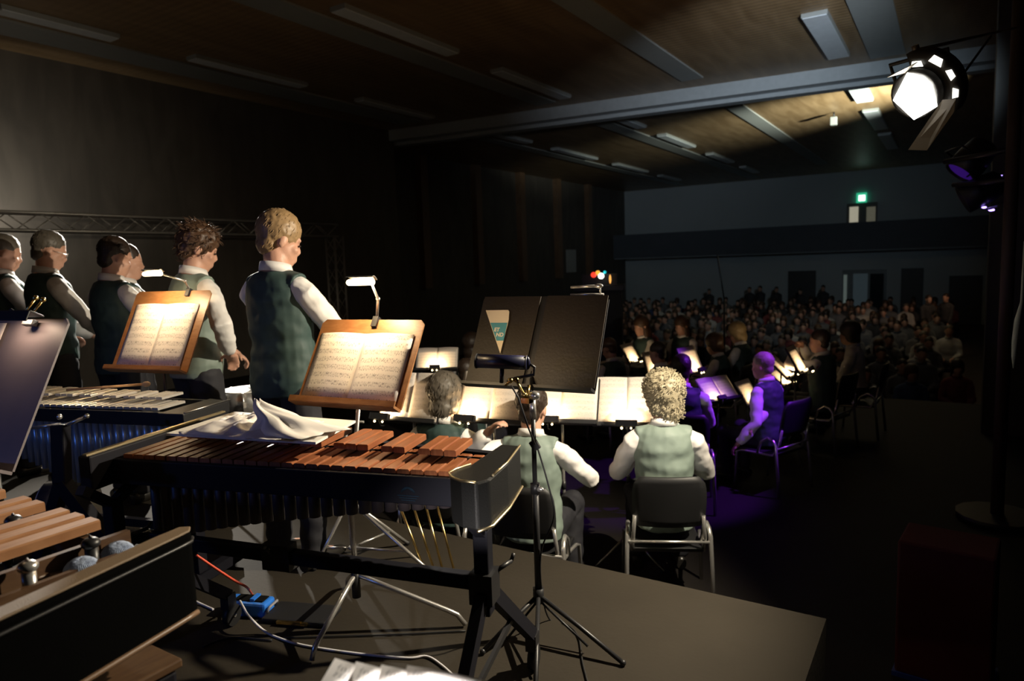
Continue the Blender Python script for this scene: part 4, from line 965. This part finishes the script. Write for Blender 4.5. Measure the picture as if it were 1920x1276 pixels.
p = at42(880, 7.6); seat((p.x, p.y), radians(10), 'chair under the hindmost dark-haired musician', 'person seated farther back, dark head just above the rounded silhouetted head', s=1.02, hy=0, hp=.1, hair=('bob', hairb), vm=vestd, vox=.013, seed=25)

# stands of the orchestra: centre of the lower edge, turn, tilt, page width, page height, page-lamp
OS = [
 ((-2.96, 3.36, .50), .12, .45, .44, .32, 'A', 'lit music stand beyond the grey-brown-haired musician', 'open pages glowing warm behind the grey-brown-haired musician', 1.5, -.16),
 ((-2.47, 3.58, .49), .16, .45, .46, .33, 'B', 'lit music stand left of the central stand pole', 'open pages glowing warm left of the dark-haired musician', 1.5, -.13),
 ((-2.13, 3.90, .45), .28, .50, .48, .31, 'D', 'lit music stand right of the central stand pole', 'open pages glowing warm right of the dark-haired musician', 1.5, -.06),
 ((-1.82, 4.28, .38), .35, .42, .44, .33, 'E', 'lit music stand in front of the curly-haired musician', 'open pages glowing warm left of the curly-haired musician', 1.7, .0),
 ((-4.30, 5.35, .46), .50, .60, .42, .25, 'C', 'lit music stand in the second row, seen left of the black stand', 'low open pages glowing in the second row, left of the silhouetted heads', 1.3, 0),
 ((-3.91, 8.85, -.13), 1.17, .73, .32, .28, 'G', 'small lit stand right beside the black central stand', 'narrow slanted page just right of the black central stand', 1.0, 0),
 ((-3.48, 8.49, .15), 1.48, .54, .32, .27, 'H', 'small lit stand left of the long-haired musician', 'narrow leaning page in front of the left long-haired musician', 1.0, 0),
 ((-3.20, 8.55, .01), 1.04, .39, .32, .29, 'I', 'small lit stand in front of the pink-faced musician', 'squarish page left of the pink-faced musician', 1.0, 0),
 ((-2.11, 6.66, .37), 1.34, .41, .32, .26, 'J', 'lit stand right of the purple-backed musician', 'bright page rising right of the purple-backed musician', 1.0, 0),
 ((-1.84, 6.74, .09), 1.07, .71, .42, .27, 'K', 'stand with purple-lit pages between the two purple musicians', 'wide open pages tinted purple between the two purple-lit musicians', .35, -.1),
 ((-1.69, 7.32, -.04), 1.37, .57, .32, .27, 'Lq', 'lit stand left of the purple-lit profile', 'bright page just left of the purple-lit profile', 1.0, 0),
 ((-1.44, 7.88, .17), 1.55, .79, .32, .29, 'M', 'lit stand right of the purple head, upper of the two', 'upper of the two slanted pages right of the purple head', 1.0, 0),
 ((-1.56, 8.39, -.01), 1.48, .85, .32, .26, 'M2', 'lit stand right of the purple head, lower of the two', 'lower of the two slanted pages right of the purple head', 1.0, 0),
 ((-1.23, 7.40, .31), 1.52, .50, .32, .28, 'N', 'lit stand before the musician raising both arms', 'very bright narrow page before the musician raising both arms', 1.2, 0),
]
for pos, a, tau, wd, ht, nm, sl, ml, pw, lx in OS:
    pw *= 1.7 if nm not in 'DE' else 1.15
    near = pos[1] < 5
    music_stand(pos, a, tau, wd + .02, ht + .01, FL, sl, black, 'lit stands of the orchestra', 'chrome' if near else 'black')
    music(V(pos), a, tau, wd, ht, ml, paperf, group='lit pages of the orchestra', leaves=2 if wd > .35 else 1)
    clip_lamp(pos, a, tau, {'A': 'clip lamp on the stand beyond the grey-brown-haired musician'}.get(nm, 'clip lamp of the ' + ml.replace('glowing ', '').replace('warm ', '')), pw, x=lx, w=.14 if near else .10, glow=nm != 'K')

# ================================================================== HALL: AUDIENCE
def joined(root, name):
    b = bmesh.new(); mats = []
    for c in kids(root):
        me = c.data; n0 = len(b.faces); b.from_mesh(me); b.faces.ensure_lookup_table()
        m = me.materials[0]
        if m not in mats: mats.append(m)
        for f in b.faces[n0:]: f.material_index = mats.index(m)
    me = bpy.data.meshes.new(name); b.to_mesh(me); b.free()
    for m in mats: me.materials.append(m)
    for c in kids(root): bpy.data.objects.remove(c)
    bpy.data.objects.remove(root); return me
greyc = mat('grey_clothes', (.16, .16, .17), .8); redc = mat('dull_red_clothes', (.22, .05, .05), .8); bluec = mat('blue_clothes', (.06, .10, .22), .8); darkc = mat('dark_clothes', (.04, .04, .045), .8); palec = mat('pale_clothes', (.5, .48, .45), .8)
AUD = []
for i, (c, h) in enumerate(((greyc, ('short', hairb)), (darkc, ('long', hairm)), (palec, ('short', hairg)), (bluec, ('bob', hairm)), (redc, ('bob', hairb)))):
    r = person('x', (0, 0, 0), 0, seated=True, hair=h, sh=c, vox=.022, seed=30 + i, hl=(-.10, .28, .62), hr=(.10, .28, .62), hp=.05)
    AUD.append(joined(r, 'audience_member'))
r = person('x', (0, 0, 0), 0, hair=('short', hairb), sh=darkc, vox=.022, seed=40, hl=(-.14, .12, .85), hr=(.14, .12, .85), hp=.05)
STA = joined(r, 'standing_guest')
cb_ = MB(); cb_.box((0, .03, .345), (.44, .42, .03)).box((0, -.225, .68), (.42, .025, .36))
for sx in (-1, 1): cb_.bar((sx * .2, -.225, 0), (sx * .2, -.225, .6), .025, .025).bar((sx * .2, .2, 0), (sx * .2, .2, .34), .025, .025)
ch0 = cb_.build('hall_chair', blackp); chm = ch0.data; bpy.data.objects.remove(ch0)
rnd = random.Random(5); cnt = 0; row = 0
ORD = 'zeroth first second third fourth fifth sixth seventh eighth ninth tenth eleventh twelfth thirteenth fourteenth fifteenth sixteenth seventeenth eighteenth nineteenth twentieth twenty-first twenty-second twenty-third twenty-fourth'.split()
def topx(p):
    d = V(p) - V((0, 0, CH)); z = d.dot(CF); return 960 + FPX * d.dot(CR) / z
lbl = ['grey clothes', 'dark clothes and long hair', 'pale clothes', 'blue clothes', 'dull red clothes']
y = 12.3
while y < 30.6 and cnt < 292:
    x = -14 + rnd.uniform(0, .4); row += 1; st_ = 0
    while x < .2:
        px = topx((x, y, -.4))
        if 1120 < px < 1790 and cnt < 292 and not (abs(x + 5.9) < .9 and abs(y - 13) < 1.0) and not (abs(x + 3.85) < .5 and abs(y - 14.1) < .6) and not (abs(y - 24.3) < 1.1 and x > -1.6):
            st_ += 1
            v = rnd.choices(range(5), (4, 3, 3, 1, 1))[0]
            o = bpy.data.objects.new('person', AUD[v]); COL.objects.link(o); jx, jy = x + rnd.uniform(-.06, .06), y + rnd.uniform(-.06, .06)
            sc_ = rnd.uniform(.94, 1.06); yaw = pi + rnd.uniform(-.25, .25) - math.atan2(x + 4, y) * -.6
            o.location = (jx, jy + .02, HF); o.rotation_euler = (0, 0, yaw); o.scale = (sc_,) * 3
            tag(o, 'audience member in %s, %s crowd row, %s from left' % (lbl[v], ORD[row], ORD[st_]), 'person', 'seated audience in the dark hall')
            c = bpy.data.objects.new('hall_chair', chm); COL.objects.link(c); c.location = (jx, jy, HF); c.rotation_euler = (0, 0, yaw)
            tag(c, 'dark hall chair in the %s row of the crowd, %s from its left' % (ORD[row], ORD[st_]), 'chair', 'hall chairs'); cnt += 1
        x += .70
    y += 1.06
print('audience', cnt)
ST = [(1425, 31.9, 'tall dark figure standing at the back wall, left of the dark door'), (1405, 32.1, 'dark figure standing close behind the tall one at the back wall'), (1330, 31.8, 'dark figure standing at the back, left side of the crowd'), (1500, 32.0, 'dark figure standing before the dark back door'), (1542, 31.8, 'slim dark figure standing right of the dark back door'), (1455, 32.0, 'short dark figure standing at the back between the door and the tall figure')]
for i, (px, Y, lb) in enumerate(ST):
    r_ = CF + CR * (px - 960) / FPX; p = V((0, 0, CH)) + r_ * (Y / r_.y)
    o = bpy.data.objects.new('person', STA); COL.objects.link(o); o.location = (p.x, Y, HF); o.rotation_euler = (0, 0, pi + .3 * (i % 3 - 1)); o.scale = (1.0 - .03 * (i % 4),) * 3
    tag(o, lb, 'person', 'standing guests at the back')
for i, (px, lb) in enumerate(((1738, 'left of two faintly lit guests standing by the black doorway'), (1771, 'right of two faintly lit guests standing by the black doorway'))):
    r_ = CF + CR * (px - 960) / FPX; p = V((0, 0, CH)) + r_ * (24 / r_.y)
    o = bpy.data.objects.new('person', STA); COL.objects.link(o); o.location = (p.x, 24 + i * .8, HF); o.rotation_euler = (0, 0, pi + .5 - i); tag(o, lb, 'person', 'standing guests at the back')
lamp('SPOT', 'guest_warm_light', (1.2, 22.0, 2.6), 90, (1, .6, .35), (-.6, 24.4, 0), spot_size=radians(50), spot_blend=.8)

# lighting desk with coloured lamps, boom, notice
p = at(1124, 530, 14); t = empty('mixing_desk', (p.x, p.y, HF), radians(20), 'technician desk with tiny red, amber, white and teal lamps in the dark hall', 'mixing desk')
dz = 1.2 - HF
MB().box((0, 0, dz - .25), (1.0, .5, .12)).build('console', black, t, .01)
MB().box((0, 0, (dz - .3) / 2), (.9, .4, dz - .32)).build('cabinet', blackp, t)
rr = MB(); rr.box((0, .1, dz - .08), (.7, .3, .22)); rr.build('rack', black, t)
for px, py, c, s_ in ((1113, 515, (1, .06, .03), .055), (1121, 511, (1, .45, .05), .045), (1127, 517, (.9, 1, .9), .06), (1134, 510, (.02, .55, .6), .03), (1144, 523, (1, .45, .1), .022)):
    q = at(px, py, 13.6); qq = Matrix.Rotation(-radians(20), 3, 'Z') @ (q - V((p.x, p.y, HF)))
    b = MB(); b.ell(qq, (s_, s_, s_ if px < 1140 else .09), None, 12, 8); o = b.build('indicator_lamp', mat('led_%d' % px, c, .4, emit=c, es=3.0 if px == 1127 else 1.2), t)
    if px != 1113: pass
p = at(1358, 562, 14); t = empty('microphone_stand', (p.x, p.y, HF), 0, 'thin tall black pole slanting above the crowd in front of the pale back wall', 'microphone stand')
q = at(1345, 478, 14) - V((p.x, p.y, HF)); MB().cyl((0, 0, 0), (0, 0, p.z - HF), .02).cyl((0, 0, p.z - HF), q, .014).build('pole', black, t); MB().cyl((0, 0, 0), (0, 0, .03), .2).build('base', black, t)
r_ = CF + CR * (1071 - 960) / FPX + CU * (638 - 489) / FPX; k = -14.35 / r_.x; q = V((0, 0, CH)) + r_ * k
o = MB().box((0, 0, 0), (.04, .9, 1.0)).build('notice_board', mat('grey_notice', (.42, .42, .40), .7)); o.location = q; tag(o, 'dim grey notice board on the dark left wall of the hall', 'notice board')

# ================================================================== TRUSSES AND STAGE LIGHTS
def truss(a, b, sz, m, t, bay=.3, name='chord'):
    a, b = V(a), V(b); d = (b - a); L = d.length; d.normalize(); x = d.cross(V((0, 0, 1)));
    if x.length < .1: x = V((0, 1, 0))
    x.normalize(); z = x.cross(d); C4 = [(x * i + z * j) * sz / 2 for i, j in ((-1, -1), (1, -1), (1, 1), (-1, 1))]
    for c in C4: MB().cyl(a + c, b + c, .022, n=8).build('chord', m, t)
    k = int(L / bay); mb = MB()
    for i in range(k):
        p0, p1 = a + d * (i * L / k), a + d * ((i + 1) * L / k)
        for f in range(4):
            c0, c1 = C4[f], C4[(f + 1) % 4]
            if i % 2: c0, c1 = c1, c0
            mb.cyl(p0 + c0, p1 + c1, .009, n=6)
    mb.build('lattice', m, t)
o = V((-10.8, 10.3, FL)); t = empty('lighting_truss', o, 0, 'long aluminium lighting truss gate behind the percussionists at left', 'truss')
ta = mat('dull_aluminium', (.42, .40, .37), .45, .6)
truss(V((-10.8, 2.6, 2.29)) - o, V((-10.8, 10.3, 2.29)) - o, .24, ta, t); truss(V((0, 0, 0)), V((0, 0, 2.80)), .24, ta, t)
truss(V((-10.8, 2.7, FL)) - o, V((-10.8, 2.7, 2.3)) - o, .24, ta, t)
# par lamp lighting from the left truss
def fixture(name, loc, target, r, ln, label, m, emit=None, group='stage lights', flush=False):
    t = empty(name, loc, 0, label, 'spotlight', group); d = (V(target) - V(loc)).normalized(); x = d.cross(V((0, 0, 1))).normalized(); z = x.cross(d)
    R = Matrix((x, z, -d)).transposed()
    b = MB(); G = []
    for u_, rr in ((-ln, r * .55), (-ln * .92, r * .85), (-ln * .5, r), (0, r)):
        G.append([d * u_ + (x * cos(2 * pi * j / 28) + z * sin(2 * pi * j / 28)) * rr for j in range(28)])
    for u_, rr in ((0, r * .9), (0 if flush else -ln * .12, r * .88)):
        G.append([d * u_ + (x * cos(2 * pi * j / 28) + z * sin(2 * pi * j / 28)) * rr for j in range(28)])
    b.prism(G, True); b.build('housing', m, t)
    if emit:
        b = MB(); b.cyl(d * (-ln * .13), d * (-ln * .06), r * .86, n=28); b.build('lens', emit, t)
    MB().tube([x * (r + .012) - d * ln * .4, x * (r + .02) - d * ln * .4 + z * r * 1.3, -x * (r + .02) - d * ln * .4 + z * r * 1.3, -x * (r + .012) - d * ln * .4], .009, 8).build('yoke', m, t)
    return t, d, x, z
lens = mat('lens_glow', (1, 1, .95), .3, emit=(1, .97, .90), es=30)
hous = mat('black_housing', (.05, .048, .045), .5)
t, d, x, z = fixture('spotlight', KEY, (-1.4, 1.2, .9), .100, .20, 'bright white spotlight with open barn doors at upper right', hous, flush=True)
ex_, ez_ = -x, z
MB().poly([ex_ * px * .00235 + ez_ * py * .00235 + d * .002 for px, py in ((-38, 0), (-10, -43), (34, -28), (33, 12), (22, 28), (-2, 41))], .004).build('lens', lens, t)
dm = mat('barn_door_paint', (.30, .26, .20), .5)
MB().poly([ex_ * a_ + ez_ * b_ + d * c_ for a_, b_, c_ in ((.115, -.04, .02), (.172, -.045, .03), (.166, -.088, .05), (.07, -.205, .12), (-.005, -.19, .12))], .003).build('barn_door', dm, t)
MB().poly([ex_ * a_ + ez_ * b_ + d * c_ for a_, b_, c_ in ((-.02, .10, .0), (.03, .125, -.02), (.02, .128, .05), (-.05, .115, .07))], .003).build('barn_door', dm, t)
ring = MB(); G = []
for j in range(17):
    an = -.75 + j * .15; c_ = ex_ * cos(an) + ez_ * sin(an); G.append([c_ * .100 - d * .03, c_ * .165 - d * .03, c_ * .165 - d * .09, c_ * .100 - d * .09])
ring.prism(G, True); ring.build('rear_housing', hous, t)
vg = mat('vent_glow', (.9, .85, .7), .4, emit=(1, .96, .85), es=2.2)
for an, w_, h_ in ((-.25, .022, .042), (.28, .022, .045), (.82, .030, .055), (1.38, .022, .05)):
    a_ = ex_ * cos(an) + ez_ * sin(an); b_ = ez_ * cos(an) - ex_ * sin(an)
    if an > 1.2: c_ = a_ * .118
    else: c_ = a_ * .148
    MB().poly([c_ - a_ * w_ / 2 - b_ * h_ / 2 - d * .026, c_ + a_ * w_ / 2 - b_ * h_ * .35 - d * .026, c_ + a_ * w_ / 2 + b_ * h_ * .35 - d * .026, c_ - a_ * w_ / 2 + b_ * h_ / 2 - d * .026], .003).build('vent', vg, t)
arm = V((.345, 6.35, 3.05)) - KEY; MB().cyl(z * .16 - d * .08, arm, .008).cyl(z * .12 - d * .08, z * .18 - d * .08, .014).build('hanging_arm', steel, t)
MB().tube([-d * .2, -d * .24 - z * .08, -d * .1 + V((.25, 1.2, .45))], .006, 8).build('cord', blackp, t)
# pole with dark moving fixtures at the right edge
t = empty('lighting_pole', (.36, 6.4, FL), 0, 'vertical brown-black lighting pole beside the right curtain', 'lighting pole')
MB().cyl((0, 0, 0), (0, 0, 4.3), .045).build('pole', mat('rust_black_pole', (.07, .045, .035), .6), t); MB().cyl((0, 0, 0), (0, 0, .05), .28).build('base', black, t)
for px, py, tg_, rr, lb in ((1800, 325, (-1.6, 6.2, 0), .13, 'black spotlight with purple sheen on the right pole, uppermost'), (1805, 375, (-3.5, 6.5, 0), .12, 'black spotlight on the right pole below the purple-tinted one')):
    p = at(px, py, 5.7); f, d, x, z = fixture('spotlight', p, tg_, rr, .30, lb, black, mat('purple_lens', (.1, .03, .3), .3, emit=(.16, .03, .8), es=.10) if py < 350 else None)
    MB().cyl(z * rr * 1.2, V((.36, 6.4, p.z + .1)) - p, .02).build('arm', black, f)
purp = mat('purple_led', (.3, .2, .9), .4, emit=(.35, .22, 1), es=5)
for px, py, s_, lb in ((1878, 334, .022, 'small glowing violet lamp at the right pole, upper'), (1853, 391, .013, 'small glowing violet lamp at the right pole, lower')):
    p = at(px, py, 5.6); t = empty('indicator_light', p, 0, lb, 'lamp', 'violet lamps on the right pole')
    if s_ > .02: MB().ell((0, 0, 0), (s_ * .8, s_ * .8, s_ * 1.2), None, 12, 8).build('bulb', purp, t)
    else: MB().ell((-.028, 0, .012), (.018, s_, s_ * .7), None, 12, 8).ell((.022, 0, -.012), (.022, s_, s_ * .8), None, 12, 8).build('bulb', purp, t)
    MB().cyl((0, .02, 0), V((.36, 6.38, p.z + .02)) - p, .012).build('bracket', black, t)
# red case and pale hanging crescent at the right
c = at(1762, 1140, 3.45); t = empty('upholstered_case', (c.x + .03, c.y, FL), radians(-6), 'dark red upright case standing in the shadow at lower right', 'case')
rd = mat('dark_red_fabric', (.10, .008, .010), .85)
MB().box((0, 0, .36), (.40, .30, .68)).build('case_body', rd, t, .012); MB().box((0, 0, .012), (.42, .32, .024)).build('base_strip', mat('blue_edge', (.02, .05, .35), .5), t)
pts = [at(*a) for a in ((1916, 565, 2.9), (1908, 600, 2.9), (1903, 640, 2.9), (1901, 668, 2.9), (1900, 690, 2.9))]
b = MB(); c0 = pts[0]; b.tube([V((0, 0, .25))] + [p - c0 for p in pts], [.004, .006, .012, .012, .009, .002], 10)
o = b.build('pale_crescent', mat('pale_crescent_finish', (.6, .68, .68), .5)); o.location = c0; tag(o, 'pale curved strap hanging at the right edge of the picture', 'crescent')
print('all done')
